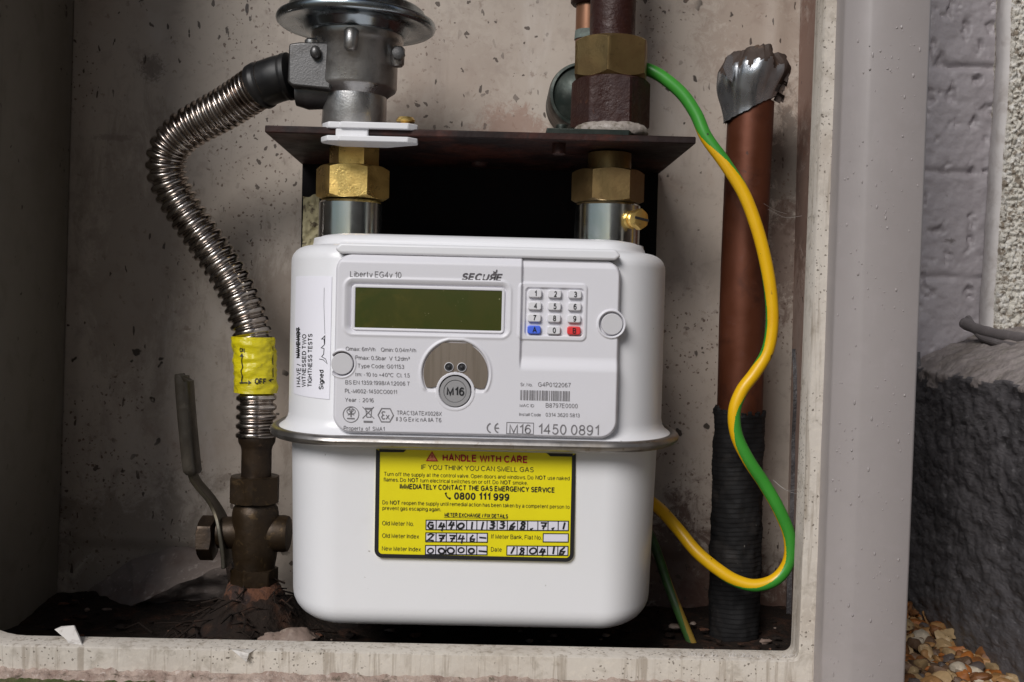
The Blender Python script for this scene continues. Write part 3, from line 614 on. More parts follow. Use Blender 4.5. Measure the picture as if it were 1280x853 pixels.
flake([(68, 787, 0.010), (77, 783, 0.011), (92, 782, 0.008), (97, 793, 0.004), (103, 808, -0.002), (90, 810, -0.002), (82, 799, 0.004)], YF+0.0035, 'pale curled paint flake standing on the sill at far left')
flake([(284, 808, 0.006), (289, 812, 0.001), (303, 813, -0.0002), (319, 812, 0.003), (311, 817, 0.0), (308, 828, -0.001), (299, 820, -0.0006)], YF-0.0025, 'white torn paint flake hanging over the sill below the valve')

# ------------------------------------------------------------------ gas meter
XM = at(597, 430, -0.02).x                            # middle of the meter
def plan(hw, hd, rx, ry, n=14):                       # outline seen from above, elliptic corners; counter-clockwise from above
    pts = []
    for (sx, sy, a0) in ((1, -1, -PI/2), (1, 1, 0), (-1, 1, PI/2), (-1, -1, PI)):
        for k in range(n+1):
            a = a0+PI/2*k/n
            pts.append((sx*(hw-rx)+rx*math.cos(a), sy*(hd-ry)+ry*math.sin(a)))
    return pts
HW, HD, RX, RY = 0.1062, 0.080, 0.036, 0.060
def mring(inset, z, sx=1.0): return [(XM+x*sx, y, z) for x, y in plan(HW-inset, HD-inset, max(RX-inset*0.8, 0.004), max(RY-inset*0.8, 0.004))]
def surfY(x, inset=0.0):                              # front face of the case at x
    d = abs(x-XM)-(HW-RX)
    if d <= 0: return -HD-inset
    d = min(d, RX*0.9999); return -HD+RY-RY*math.sqrt(1-(d/RX)**2)-inset
meter = thing('gas_meter', 'white box shaped smart gas meter with keypad, screen and yellow warning label', 'gas meter', (XM, 0, -0.170))
zfl = -0.0685
b = MB()
prof = [(-0.0060, zfl+0.001), (-0.0056, zfl+0.0022), (-0.0044, zfl+0.0032), (-0.0022, zfl+0.0048), (-0.0007, zfl+0.0072), (0, zfl+0.0105), (0, 0.0255)]
for k in range(1, 7): a = PI/2*k/6; prof.append((0.0085*(1-math.cos(a)), 0.0255+0.0085*math.sin(a)))
prof += [(0.0105, 0.0342), (0.0112, 0.0348), (0.0116, 0.0362), (0.0130, 0.0385), (0.0158, 0.0398), (0.0200, 0.0405), (0.045, 0.0408)]
b.rings([mring(i, z) for i, z in prof])
# brow over the front panel and pads round the two sockets
s_f = sc(-0.086)
obj('upper_case', b, M_white, meter, smooth=40)
b = MB()
Lp, Rp = at(426, 309, -0.084), at(769, 316.5, -0.084)
b.prism([(Lp.x, Lp.z-0.0034), (Rp.x, Lp.z-0.0034), (Rp.x+0.003, Lp.z-0.001), (Rp.x, Lp.z+0.0022), (Lp.x, Lp.z+0.0022), (Lp.x-0.003, Lp.z-0.001)], -0.0862, -0.070)
obj('brow', b, M_white, meter, bevel=0.0013, seg=3)
b = MB(); q_ = at(600, 322, -0.0845).z; b.box(Lp.x, Rp.x, -0.0843, -0.0815, q_, q_+0.0034); obj('panel_edge_shade', b, M_lens_shade, meter); b = MB(); b.box(at(446, 549, -0.083).x, at(741, 549, -0.083).x, -0.0832, -0.0795, at(595, 551.5, -0.083).z, at(595, 545, -0.083).z); obj('panel_edge_shade', b, M_lens_shade, meter)  # thin dark strips paint the shade above and below the front panel
b = MB()
prof = [(0.0200, -0.1699), (0.0162, -0.1693)]
prof += [(0.0042+0.0120*(1-math.sin(PI/2*k/6)), -0.1573-0.0120*math.cos(PI/2*k/6)) for k in range(0, 7)]
prof += [(0.0028, -0.100), (0.0020, zfl-0.004), (0.000, zfl-0.0020), (-0.004, zfl-0.001)]
b.rings([mring(0.05, -0.1701)]+[mring(i, z) for i, z in prof])
obj('lower_case', b, M_white, meter, smooth=40)
b = MB(); rs = []                                     # rolled steel rim
for k in range(12):
    a = 2*PI*k/12; dr, dz = 0.0032*math.cos(a), 0.0031*math.sin(a)+0.0006
    if dz > 0: dz *= 0.9
    rs.append([(XM+x, y, zfl+dz) for x, y in plan(HW+0.0070+dr, HD+0.0090+dr, RX+0.009+dr, RY+0.009+dr, 20)])
rs.append(rs[0]); b.rings(rs[::-1], cap=False); obj('seam_rim', b, M_rim, meter, smooth=60)

# moulded front panel as a height field
YPF = -0.0875                                         # nominal front of the panel
O = at(595, 430, YPF); sp = sc(YPF)
def dr(px, py): return px+K*(py-430), py-K*(px-595)
st = 0.7
A = np.arange(410, 786, st)[None, :]; Bv = np.arange(309, 556, st)[:, None]; A, Bv = A*np.ones_like(Bv), Bv*np.ones_like(A)
x0, y0 = dr(417, 425)[0], dr(600, 318.5)[1]; x1, y1 = dr(776, 430)[0], dr(600, 547.0)[1]
d = -sdrr(A, Bv, x0, x1, y0, y1, 24)
h = np.where(d > 0, 1.0, 0.0)*0
q = np.clip(d/5.0, 0, 1); h = 7.5*np.sqrt(np.clip(1-(1-q)**2, 0, 1))-7.5+np.where(d < 0, -2.5, 0)
h = h-3.0*(1-sstep(319, 333, Bv))
sx_ = dr(652, 380)[0]
kreg = sstep(sx_-1.5, sx_+1.5, A)*(1-sstep(443, 463, Bv)); h = h-2.4*kreg
u0_, v0_ = dr(656.5, 392); fr = sdrr(A, Bv, dr(648, 390)[0], dr(734, 390)[0], dr(690, 354)[1], dr(690, 426)[1], 7)
h = h+0.9*sstep(1.2, -1.5, fr)
fr2 = sdrr(A, Bv, dr(657, 390)[0], dr(729.5, 390)[0], dr(690, 360.5)[1], dr(690, 420)[1], 4); h = h-1.3*sstep(0.8, -0.8, fr2)
db = sdrr(A, Bv, dr(433.5, 385)[0], dr(635.5, 385)[0], dr(535, 353)[1], dr(535, 418)[1], 9)
h = h-1.5*sstep(0.5, -6, db)
db2 = sdrr(A, Bv, dr(440.0, 385)[0], dr(631, 385)[0], dr(535, 358.0)[1], dr(535, 415)[1], 5)
h = h+1.0*sstep(0.6, -0.8, db2)-0.7*np.exp(-((db2-0.9)/0.8)**2)
db3 = sdrr(A, Bv, dr(444.5, 385)[0], dr(627, 385)[0], dr(535, 362)[1], dr(535, 411.5)[1], 1.0); h = h-1.7*sstep(0.6, -0.6, db3)
h = h+0.5*np.exp(-((db-2.5)/2.0)**2)
ca, cb = dr(569.5, 467.5); pr = np.hypot(A-ca, Bv-cb)
top = np.maximum(pr-41.5, (cb-40.5)-Bv)                # circle cut flat at the top
low = (1-sstep(cb+18, cb+24, Bv))
h = h+0.7*np.exp(-((top-2.4)/1.6)**2)*low
h = h-1.2*sstep(0.6, -0.6, top)*low
# lower lugs and the plug ring
ma, mb_ = dr(569, 489.5); mr = np.hypot(A-ma, Bv-mb_)
lug = sdrr(A, Bv, ma-33, ma+33, cb+14, mb_+1, 3)+np.maximum(0, (np.abs(A-ma)*0.45+(Bv-mb_)*1.0-6))*0.9
h = h+0.9*sstep(1, -2, lug)*sstep(-0.5, 0.8, top+2)
h = np.where(mr < 24.4, np.maximum(h, 0.35), h); h = h-2.4*sstep(20.8, 19.6, mr)
for cx_, cy_, rr_ in ((765, 405.5, 15), (427.5, 455, 15)):
    e, f_ = dr(cx_, cy_); rr = np.hypot(A-e, Bv-f_)
    h = np.where(rr < rr_+3.4, np.maximum(h, -0.1-2.4*(kreg > 0.5)*0.8), h)
    h = h+0.6*np.exp(-((rr-rr_-1.9)/1.2)**2)-4.0*sstep(rr_+0.6, rr_-0.5, rr)
# sloping chamfer at the right-hand edge by the cap
keepv = (d > -1.2) | (np.hypot(A-dr(765, 405.5)[0], Bv-dr(765, 405.5)[1]) < 18.5)
keep = keepv[:-1, :-1] & keepv[1:, 1:] & keepv[:-1, 1:] & keepv[1:, :-1]
Gp = np.stack([O.x+sp*(A-595), YPF-h*0.001*0.9, O.z-sp*(Bv-430)], -1)
b = MB(); b.grid(Gp[::-1], keep=keep[::-1])
panel = obj('front_panel', b, M_plastic, meter, smooth=75)
# skirt that carries the panel
b = MB(); sk = []
for k in range(4):
    for j in range(9):
        a = -PI/2+PI/2*k+PI/2*j/8; cx_ = (x1-26 if k in (0, 1) else x0+26); cy_ = (y0+26 if k in (0, 3) else y1-26)
        cx_, cy_ = [(x1-26, y0+26), (x1-26, y1-26), (x0+26, y1-26), (x0+26, y0+26)][k]
        sk.append((O.x+sp*(cx_+24*math.cos(a)-595), O.z-sp*(cy_+24*math.sin(a)-430)))
b.prism(sk[::-1], -0.0835, -0.064); obj('panel_skirt', b, M_plastic, meter)

# pixel-space lettering laid on real surfaces
def arc(cx, cy, rx, ry, a0, a1, n=11):
    return [(cx+rx*math.cos(math.radians(a0+(a1-a0)*k/(n-1))), cy+ry*math.sin(math.radians(a0+(a1-a0)*k/(n-1)))) for k in range(n)]
def ell(cx, cy, rx, ry): return arc(cx, cy, rx, ry, 90, 450, 19)
_P = [(0, 0), (0, 1), (.38, 1)]+arc(.38, .73, .28, .27, 90, -90)+[(0, .46)]
_a = [(.28, .36)]
GLY = {                                                # plain sans capitals, small letters and figures as pen strokes: (width, strokes)
 'A': (.82, [[(0, 0), (.41, 1), (.82, 0)], [(.14, .34), (.68, .34)]]), 'B': (.68, [[(0, 0), (0, 1), (.36, 1)]+arc(.38, .76, .25, .24, 90, -90)+[(0, .52)], [(.38, .52)]+arc(.40, .26, .28, .26, 90, -90)+[(0, 0)]]),
 'C': (.80, [arc(.43, .5, .43, .5, 42, 318, 17)]), 'D': (.74, [[(0, 0), (0, 1), (.28, 1)]+arc(.3, .5, .44, .5, 90, -90)+[(0, 0)]]),
 'E': (.64, [[(.63, 1), (0, 1), (0, 0), (.65, 0)], [(0, .53), (.6, .53)]]), 'F': (.6, [[(.6, 1), (0, 1), (0, 0)], [(0, .5), (.52, .5)]]),
 'G': (.84, [arc(.43, .5, .43, .5, 42, 312, 17)+[(.82, .18), (.82, .46), (.45, .46)]]), 'H': (.7, [[(0, 0), (0, 1)], [(.7, 0), (.7, 1)], [(0, .53), (.7, .53)]]),
 'I': (.0, [[(0, 0), (0, 1)]]), 'J': (.48, [[(.48, 1), (.48, .28)]+arc(.24, .26, .24, .26, 0, -180)]), 'K': (.7, [[(0, 0), (0, 1)], [(.67, 1), (0, .36)], [(.24, .59), (.71, 0)]]),
 'L': (.54, [[(0, 1), (0, 0), (.54, 0)]]), 'M': (.82, [[(0, 0), (0, 1), (.41, .06), (.82, 1), (.82, 0)]]), 'N': (.7, [[(0, 0), (0, 1), (.7, 0), (.7, 1)]]),
 'O': (.88, [ell(.44, .5, .44, .5)]), 'P': (.66, [_P]), 'Q': (.88, [ell(.44, .5, .44, .5), [(.55, .22), (.86, -.06)]]), 'R': (.72, [_P, [(.36, .46), (.72, 0)]]),
 'S': (.7, [arc(.35, .75, .30, .25, 20, 265)+arc(.36, .26, .33, .26, 85, -160)]), 'T': (.72, [[(0, 1), (.72, 1)], [(.36, 1), (.36, 0)]]),
 'U': (.7, [[(0, 1), (0, .33)]+arc(.35, .33, .35, .33, 180, 360)+[(.7, 1)]]), 'V': (.8, [[(0, 1), (.4, 0), (.8, 1)]]), 'W': (1.16, [[(0, 1), (.28, 0), (.58, 1), (.88, 0), (1.16, 1)]]),
 'X': (.76, [[(0, 1), (.76, 0)], [(0, 0), (.76, 1)]]), 'Y': (.76, [[(0, 1), (.38, .44), (.76, 1)], [(.38, .44), (.38, 0)]]), 'Z': (.68, [[(.02, 1), (.66, 1), (0, 0), (.68, 0)]]),
 '0': (.58, [ell(.29, .5, .28, .5)]), '1': (.36, [[(.04, .74), (.2, .84), (.34, 1), (.34, 0)]]), '2': (.58, [arc(.29, .71, .27, .29, 165, -25)+[(.02, 0), (.58, 0)]]),
 '3': (.58, [arc(.28, .76, .25, .24, 155, -85)+arc(.28, .27, .29, .27, 85, -160)]), '4': (.62, [[(.45, 0), (.45, 1), (0, .3), (.62, .3)]]), '5': (.58, [[(.53, 1), (.13, 1), (.05, .48)]+arc(.28, .33, .29, .33, 135, -160)]),
 '6': (.58, [ell(.3, .31, .28, .31), arc(.33, .5, .31, .5, 45, 180)+[(.02, .31)]]), '7': (.56, [[(0, 1), (.56, 1), (.32, .5), (.2, 0)]]), '8': (.58, [ell(.29, .76, .24, .24), ell(.29, .26, .29, .26)]),
 '9': (.58, [ell(.28, .69, .28, .31), arc(.25, .5, .31, .5, 0, -135)+[]]),
 'a': (.55, [arc(.28, .49, .25, .23, 160, 0)+[(.53, .1), (.57, 0)], [(.53, .41), (.2, .36)]+arc(.2, .19, .19, .19, 100, 290)+[(.53, .2)]]), 'b': (.56, [[(0, 0), (0, 1)], ell(.28, .36, .28, .36)]),
 'c': (.52, [arc(.29, .36, .29, .36, 42, 318)]), 'd': (.56, [[(.56, 0), (.56, 1)], ell(.28, .36, .28, .36)]), 'e': (.57, [[(.02, .38), (.56, .38)]+arc(.29, .36, .28, .36, 5, 318, 15)]),
 'f': (.3, [arc(.3, .82, .17, .18, 80, 180)+[(.13, 0)], [(0, .7), (.3, .7)]]), 'g': (.56, [ell(.28, .36, .28, .36), [(.56, .72), (.56, -.06)]+arc(.29, -.06, .27, .22, 0, -160)]),
 'h': (.5, [[(0, 0), (0, 1)], [(0, .4)]+arc(.25, .44, .25, .28, 150, 0)+[(.5, 0)]]), 'i': (.0, [[(0, 0), (0, .72)], [(0, .89), (0, 1)]]), 'j': (.1, [[(.1, .72), (.1, -.15), (0, -.25)], [(.1, .89), (.1, 1)]]),
 'k': (.5, [[(0, 0), (0, 1)], [(.46, .72), (0, .26)], [(.17, .43), (.5, 0)]]), 'l': (.0, [[(0, 0), (0, 1)]]),
 'm': (.88, [[(0, 0), (0, .72)], [(0, .4)]+arc(.22, .46, .22, .26, 150, 0)+[(.44, 0)], [(.44, .4)]+arc(.66, .46, .22, .26, 150, 0)+[(.88, 0)]]), 'n': (.5, [[(0, 0), (0, .72)], [(0, .4)]+arc(.25, .44, .25, .28, 150, 0)+[(.5, 0)]]),
 'o': (.58, [ell(.29, .36, .29, .36)]), 'p': (.56, [[(0, .72), (0, -.28)], ell(.28, .36, .28, .36)]), 'q': (.56, [[(.56, .72), (.56, -.28)], ell(.28, .36, .28, .36)]), 'r': (.3, [[(0, 0), (0, .72)], [(0, .38)]+arc(.28, .42, .27, .29, 165, 75)]),
 's': (.48, [arc(.24, .54, .21, .18, 20, 265)+arc(.25, .18, .22, .18, 85, -160)]), 't': (.28, [[(.12, .95), (.12, .16)]+arc(.27, .16, .15, .15, 180, 280), [(0, .7), (.28, .7)]]),
 'u': (.5, [[(0, .72), (0, .28)]+arc(.25, .27, .25, .27, 180, 330), [(.5, .72), (.5, 0)]]), 'v': (.52, [[(0, .72), (.26, 0), (.52, .72)]]), 'w': (.8, [[(0, .72), (.2, 0), (.4, .72), (.6, 0), (.8, .72)]]),
 'x': (.5, [[(0, .72), (.5, 0)], [(0, 0), (.5, .72)]]), 'y': (.54, [[(0, .72), (.28, .02)], [(.54, .72), (.24, -.2), (.06, -.28)]]), 'z': (.48, [[(.02, .7), (.46, .7), (0, 0), (.48, 0)]]),
 '.': (.0, [[(0, -.04), (0, .1)]]), ',': (.06, [[(.06, .1), (0, -.14)]]), ':': (.0, [[(0, -.02), (0, .11)], [(0, .6), (0, .73)]]), '/': (.3, [[(0, 0), (.3, 1)]]), '-': (.3, [[(0, .36), (.3, .36)]]),
 '+': (.5, [[(0, .45), (.5, .45)], [(.25, .2), (.25, .7)]]), '\u00b0': (.26, [ell(.13, .85, .13, .14)]), ' ': (.06, [])}
GLY['\u00b3'] = (.3, [[(x*.52, .48+y*.52) for x, y in l_] for l_ in GLY['3'][1]])
GLY['\u042f'] = (.72, [[(.72-x, y) for x, y in l_] for l_ in GLY['R'][1]])
def ribbon(pts, w):
    """outline strip of a pen stroke: vertices left and right of the line, mitred"""
    n = len(pts); out = []
    for i in range(n):
        a = pts[max(i-1, 0)]; c = pts[min(i+1, n-1)]; p = pts[i]
        def nr(u, v):
            L_ = math.hypot(v[0]-u[0], v[1]-u[1]) or 1e-9; return (-(v[1]-u[1])/L_, (v[0]-u[0])/L_)
        n1 = nr(a, p) if i else nr(p, c); n2 = nr(p, c) if i < n-1 else n1
        mx, my = n1[0]+n2[0], n1[1]+n2[1]; q = mx*mx+my*my
        k = 2/q if q > 0.55 else 2/0.55
        out.append(((p[0]+mx*k*w, p[1]+my*k*w), (p[0]-mx*k*w, p[1]-my*k*w)))
    return out
def glyphs(t, bold=0.0, shear=0.0):
    w = 0.068 if bold < 0.015 else (0.105 if bold < 0.026 else 0.128); x = 0; V = []; Fq = []
    for ch in t:
        gw, ls = GLY.get(ch, GLY['-'])
        for l_ in ls:
            r_ = ribbon(l_, w); o_ = len(V)
            for a_, b_ in r_: V += [(x+a_[0]+a_[1]*shear, a_[1]), (x+b_[0]+b_[1]*shear, b_[1])]
            Fq += [(o_+2*i, o_+2*i+1, o_+2*i+3, o_+2*i+2) for i in range(len(r_)-1)]
        x += gw+0.19+2*w*0.55
    return V, Fq
def capH(): return 1.0
def text(mb, s, px, py, w, cap, surf, bold=0.0, shear=0.0, rot=0.0, m=0):
    """write s from pixel px,py (left end of the baseline) w pixels wide with capitals cap pixels high"""
    V, Fq = glyphs(s, bold, shear)
    if not V: return
    xa = min(v[0] for v in V); xb = max(v[0] for v in V); sx = w/(xb-xa); sy = cap
    ang = ROLL+rot; c, n = math.cos(ang), math.sin(ang); out = []
    for x, y in V:
        u, v = (x-xa)*sx, y*sy
        out.append(surf(px+u*c+v*n, py+u*n-v*c))
    mb.add(out, Fq, m)
def stroke(mb, pts, w, surf, m=0, closed=False):
    pts = list(pts)
    if closed: pts = pts+[pts[0]]
    r_ = ribbon(pts, w/2)
    if closed:
        e = ribbon([pts[-2], pts[0], pts[1]], w/2)[1]; r_[0] = r_[-1] = e
    mb.add([surf(*q) for ab in r_ for q in ab], [(2*i, 2*i+1, 2*i+3, 2*i+2) for i in range(len(r_)-1)], m)
def fillpoly(mb, pts, surf, m=0): mb.add([surf(*p) for p in pts], [tuple(range(len(pts)))], m)
def circle(cx, cy, r, n=28): return [(cx+r*math.cos(2*PI*i/n), cy+r*math.sin(2*PI*i/n)) for i in range(n)]

SP = lambda lift=0.00025: (lambda px, py: at(px, py, YPF-lift))
PF = SP()
b = MB()
text(b, 'Liberty EG4v 10', 437.5, 346, 64, 7.0, PF)
text(b, 'Qmax: 6m³/h', 432, 438.3, 37, 4.6, PF); text(b, 'Qmin: 0.04m³/h', 476, 439.4, 44, 4.6, PF)
text(b, 'Pmax: 0.5bar  V 1.2dm³', 444, 449.4, 68, 4.6, PF)
text(b, 'Type Code: G01153', 447, 459.6, 58, 4.6, PF)
text(b, 'tm: -10 to +40°C  Cl. 1.5', 444, 470.2, 68, 4.6, PF)
text(b, 'BS EN 1359:1998/A1:2006 T', 431.5, 480.2, 80.5, 4.6, PF)
text(b, 'PL-MI002-1450CO0011', 431, 491, 65, 4.6, PF)
text(b, 'Year  :  2016', 431, 502, 36, 4.6, PF)
text(b, 'TRAC13ATEX0028X', 496, 518.5, 56, 4.8, PF); text(b, 'II 3 G Ex ic nA IIA T6', 495, 526.3, 56.5, 4.8, PF)
text(b, 'Property  of  SMA1', 429.5, 537.5, 51, 4.6, PF)
text(b, 'Sr. No.', 650.5, 482.6, 15, 3.8, PF); text(b, 'G4P0122067', 672.5, 483.2, 41, 5.0, PF)
text(b, 'MAC ID', 649.5, 508.6, 18, 3.4, PF); text(b, 'B8797E0000', 682, 509.3, 40, 5.0, PF)
text(b, 'Install Code', 649, 519.8, 27, 3.6, PF); text(b, '0314 3620 5813', 682, 520.6, 42.5, 4.2, PF)
text(b, '1450 0891', 673, 542.2, 75.5, 11.5, PF); text(b, 'M16', 636.5, 541.3, 27, 10.3, PF)
stroke(b, [(633.5, 528.2), (667, 529), (666.6, 542.9), (633, 542.1)], 0.8, PF, closed=True)
for cx_ in (615.5, 625.0):                              # CE mark
    stroke(b, [(cx_+6*math.cos(a)-0.5, 535.2+6*math.sin(a)) for a in np.linspace(PI*0.6, PI*1.4, 12)], 1.6, PF)
stroke(b, [(619.3, 535.3), (623.6, 535.4)], 1.5, PF)
ic = MB(); bc = MB()
stroke(ic, circle(438.6, 518.2, 9.8), 0.9, PF, closed=True)  # approval mark: a tree-like emblem in a ring
for c_ in ((436.2, 514.5), (441.2, 514.5), (438.7, 512.3)): stroke(ic, circle(*c_, 2.8, 12), 0.9, PF, closed=True)
stroke(ic, [(438.7, 515), (438.7, 521.5)], 1.6, PF); stroke(ic, [(434.5, 519), (438.7, 517.5), (442.5, 519)], 0.9, PF); stroke(ic, [(433.8, 523.2), (443.2, 523.5)], 1.6, PF)
stroke(ic, [(456, 510.5), (465.4, 510.7)], 1.4, PF); stroke(ic, [(457, 511.5), (458.4, 521.6), (463.4, 521.7), (464.6, 511.7)], 1.0, PF, closed=True)
stroke(ic, [(453, 508.7), (467.5, 523.4)], 1.0, PF); stroke(ic, [(467.2, 508.9), (453, 523.2)], 1.0, PF); stroke(ic, [(454.4, 527.2), (465.6, 527.5)], 2.4, PF)
stroke(ic, [(472.4, 519), (477, 510.8), (487.5, 511), (491.7, 519.4), (487, 527.6), (476.6, 527.4)], 1.3, PF, closed=True)
stroke(ic, [(481.3, 515.2), (478.6, 514.6), (477.2, 516.4), (478.6, 518.8), (480, 519), (478.4, 519.3), (476.9, 521.4), (478.4, 524), (481.2, 523.5)], 1.3, PF)
stroke(ic, [(482.6, 518.8), (486.6, 524.2)], 1.1, PF); stroke(ic, [(486.4, 518.9), (482.4, 524.1)], 1.1, PF)
random.seed(3); px = 650.5
while px < 712:                                         # serial number bar code
    w = random.choice([0.6, 0.6, 1.0, 1.5]); fillpoly(bc, [(px, 487.7+(px-650)*K), (px+w, 487.7+(px-650)*K), (px+w-0.3, 500.3+(px-650)*K), (px-0.3, 500.3+(px-650)*K)], PF); px += w+random.choice([0.6, 0.6, 0.9, 1.4])
obj('printed_text', b, M_ink_lt, panel, smooth=0); obj('approval_symbols', ic, M_ink_lt, panel, smooth=0); obj('barcode', bc, M_ink_lt, panel, smooth=0)
b = MB()
text(b, 'SECU\u042fE', 577, 349.8, 51, 7.6, PF, bold=0.03, shear=0.26)
stroke(b, [(616.6, 339.6), (618.5, 340.9), (620.6, 340.2), (621, 337.3)], 1.7, PF)
obj('maker_logo', b, M_ink, panel, smooth=0)

# display
b = MB(); c0, c1, c2, c3 = [dr(*p) for p in ((443.5, 385), (628, 385), (535, 361), (535, 412.5))]
b.box(O.x+sp*(c0[0]-595), O.x+sp*(c1[0]-595), YPF+0.0009, YPF+0.003, O.z-sp*(c3[1]-430), O.z-sp*(c2[1]-430))
obj('display_screen', b, M_lcd, meter, smooth=0)
# keypad
digs = ['1', '2', '3', '4', '5', '6', '7', '8', '9', 'A', '0', 'B']
kx = [668.8, 693.4, 718.6]; ky = [367.0, 382.4, 397.4, 412.4]
for r in range(4):
    for c in range(3):
        px = kx[c]-0.5*r+(0.2 if r == 3 else 0); py = ky[r]+0.55*c
        t = digs[r*3+c]; mt = M_keyb if t == 'A' else (M_keyr if t == 'B' else M_key)
        p = at(px, py, YPF+0.0012); b = MB(); hw_, hh_ = 8.3*sp, 5.2*sp; pts = []
        for k, (sx, sy) in enumerate(((1, 1), (-1, 1), (-1, -1), (1, -1))):
            for j in range(5): a = PI/2*k+PI/2*j/4; rr = 2.6*sp; pts.append((p.x+sx*(hw_-rr)+rr*math.cos(a), p.z+sy*(hh_-rr)+rr*math.sin(a)))
        b.prism(pts[::-1], YPF+0.0003, YPF+0.0034); ko = obj('key', b, mt, meter, bevel=0.0005, seg=3, label={'A': 'blue key A', 'B': 'red key B'}.get(t))
        b = MB(); wd_ = {'1': 2.4, 'A': 5.4, 'B': 4.4}.get(t, 3.9)
        text(b, t, px+0.7-wd_/2, py+3.1, wd_, 6.0, lambda x_, y_: at(x_, y_, YPF+0.0001), bold=0.02); obj('key_digit', b, M_black, ko, smooth=0)
# optical port plate
b = MB(); pts = []
R_ = 40.2; flat = -39.0; bot = 17.5
a0 = math.asin(flat/R_); a1 = math.asin(bot/R_)
ang = list(np.linspace(math.acos(0.0)*0+a0+0.35, a1, 18))
tx = 21.5
for a in np.linspace(-1.02, a1, 20): pts.append((ca+R_*math.cos(a), cb+R_*math.sin(a)))
lx = [(ca+34, cb+16.5+1.2), (ca+22.2, cb+15)]
pts += [(ca+30, cb+18.0), (ca+23, cb+16)]
for a in np.linspace(-0.22, -PI+0.22, 16): pts.append((ma+24.2*math.cos(a), mb_+24.2*math.sin(a)))
pts += [(ca-23, cb+16), (ca-30, cb+18.0)]
for a in np.linspace(PI-a1, PI+1.02, 20): pts.append((ca+R_*math.cos(a), cb+R_*math.sin(a)))
pts += [(ca-18, cb-38.6), (ca+18, cb-38.6)]
b.prism([(O.x+sp*(p[0]-595), O.z-sp*(p[1]-430)) for p in pts][::-1], YPF+0.00005, YPF+0.003)
port = obj('optical_port', b, M_port, meter, smooth=30)
for cx_ in (561.3, 577.3):
    p = at(cx_, 459.0+0.0236*(cx_-561), YPF); b = MB(); q = sp
    b.lathe((p.x, p.y, p.z), [(5.9*q, 0.0006), (5.9*q, -0.0006), (5.2*q, -0.0008), (5.0*q, -0.0002), (4.6*q, 0.0001)], 32, 'y', cap=False); obj('lens_rim', b, M_cap, port)
    b = MB(); b.lathe((p.x, p.y, p.z), [(5.0*q, -0.00012), (2.4*q, -0.0001), (2.3*q, -0.0006), (1.2*q, -0.0009), (0.01*q, -0.001)], 32, 'y'); obj('lens', b, M_lens_shade, port)
p = at(569, 489.5, YPF); b = MB(); q = sp
b.lathe((p.x, p.y, p.z), [(19.4*q, 0.003), (19.4*q, 0.0002), (18.6*q, -0.0006), (14.6*q, -0.0006), (14.0*q, 0.0001), (13.2*q, -0.0003), (0.1*q, -0.0003)], 64, 'y'); plug = obj('seal_plug', b, M_plug, meter)
b = MB(); text(b, 'M16', 558.2, 493.6, 22, 8.8, lambda x_, y_: at(x_, y_, YPF-0.0006), bold=0.02); obj('plug_lettering', b, M_black, plug, smooth=0)
for cx_, cy_ in ((765, 405.5), (427.5, 455)):
    p = at(cx_, cy_, YPF+(0.0019 if cx_ > 600 else 0.0002)); b = MB(); e = 13.5*sp
    b.lathe((p.x, p.y, p.z), [(e, 0.003), (e, 0.0002), (e-0.0003, -0.0001), (0.0001, -0.0001)], 48, 'y'); obj('seal_cap', b, M_cap, meter)

# yellow warning label on the lower case
YL = -HD+0.0028-0.0011
LB = lambda px, py: at(px, py, YL-0.00018)
LB2 = lambda px, py: at(px, py, YL-0.00036)
LB3 = lambda px, py: at(px, py, YL-0.00050)
b = MB()
def rr_pts(inset, rb=10):
    tl = (470+inset, 561.3+inset*0.6); tr = (720-inset, 567.3+inset*0.6); br = (717.3-inset, 702.6-inset); bl = (468-inset*-1, 697.6-inset)
    pts = [tl]; r = max(rb-inset, 2)
    for k in range(7): a = PI-PI/2*k/6; pts.append((bl[0]+r+r*math.cos(a), bl[1]-r+r*math.sin(a)))
    for k in range(7): a = PI/2-PI/2*k/6; pts.append((br[0]-r+r*math.cos(a), br[1]-r+r*math.sin(a)))
    pts.append(tr); return pts
P = [at(x_, y_, YL) for x_, y_ in rr_pts(0)]; b.prism([(p.x, p.z) for p in P], YL, -HD+0.0045)
lab = obj('warning_label', b, M_yellow, meter, smooth=0)
b = MB(); o_ = rr_pts(0); i_ = rr_pts(5)
for k in range(len(o_)-1): fillpoly(b, [o_[k], o_[k+1], i_[k+1], i_[k]], LB)
fillpoly(b, [(474, 561.5), (508, 562.4), (504.5, 565.6), (474, 565.3)], LB2); fillpoly(b, [(683, 566.4), (716, 567.3), (716, 571.2), (688, 570.6)], LB2)
text(b, 'IF YOU THINK YOU CAN SMELL GAS', 526.5, 586.8, 140.5, 5.6, LB)
def mixed(parts, px, py, w, cap):                      # one line with bold words
    gl = [(t, bo, glyphs(t, bo)) for t, bo in parts]; wid = []
    for t, bo, (V, Fq) in gl: wid.append(max(v[0] for v in V)-min(v[0] for v in V))
    gap = 0.62; tot = sum(wid)+gap*(len(gl)-1); k_ = w/tot; x = px
    for (t, bo, _), w_ in zip(gl, wid):
        text(b, t, x, py+(x-px)*K, w_*k_, cap, LB, bold=bo); x += (w_+gap)*k_
mixed([('Turn off the supply at the control valve. Open doors and windows. Do', 0.0), ('NOT', 0.025), ('use naked', 0.0)], 480, 594.8, 232, 4.5)
mixed([('flames. Do', 0.0), ('NOT', 0.025), ('turn electrical switches on or off. Do', 0.0), ('NOT', 0.025), ('smoke.', 0.0)], 479.5, 601.8, 180, 4.5)
text(b, 'IMMEDIATELY CONTACT THE GAS EMERGENCY SERVICE', 499.5, 610.8, 193.5, 5.4, LB, bold=0.028)
text(b, '0800 111 999', 567.5, 623.8, 69, 7.4, LB, bold=0.03)
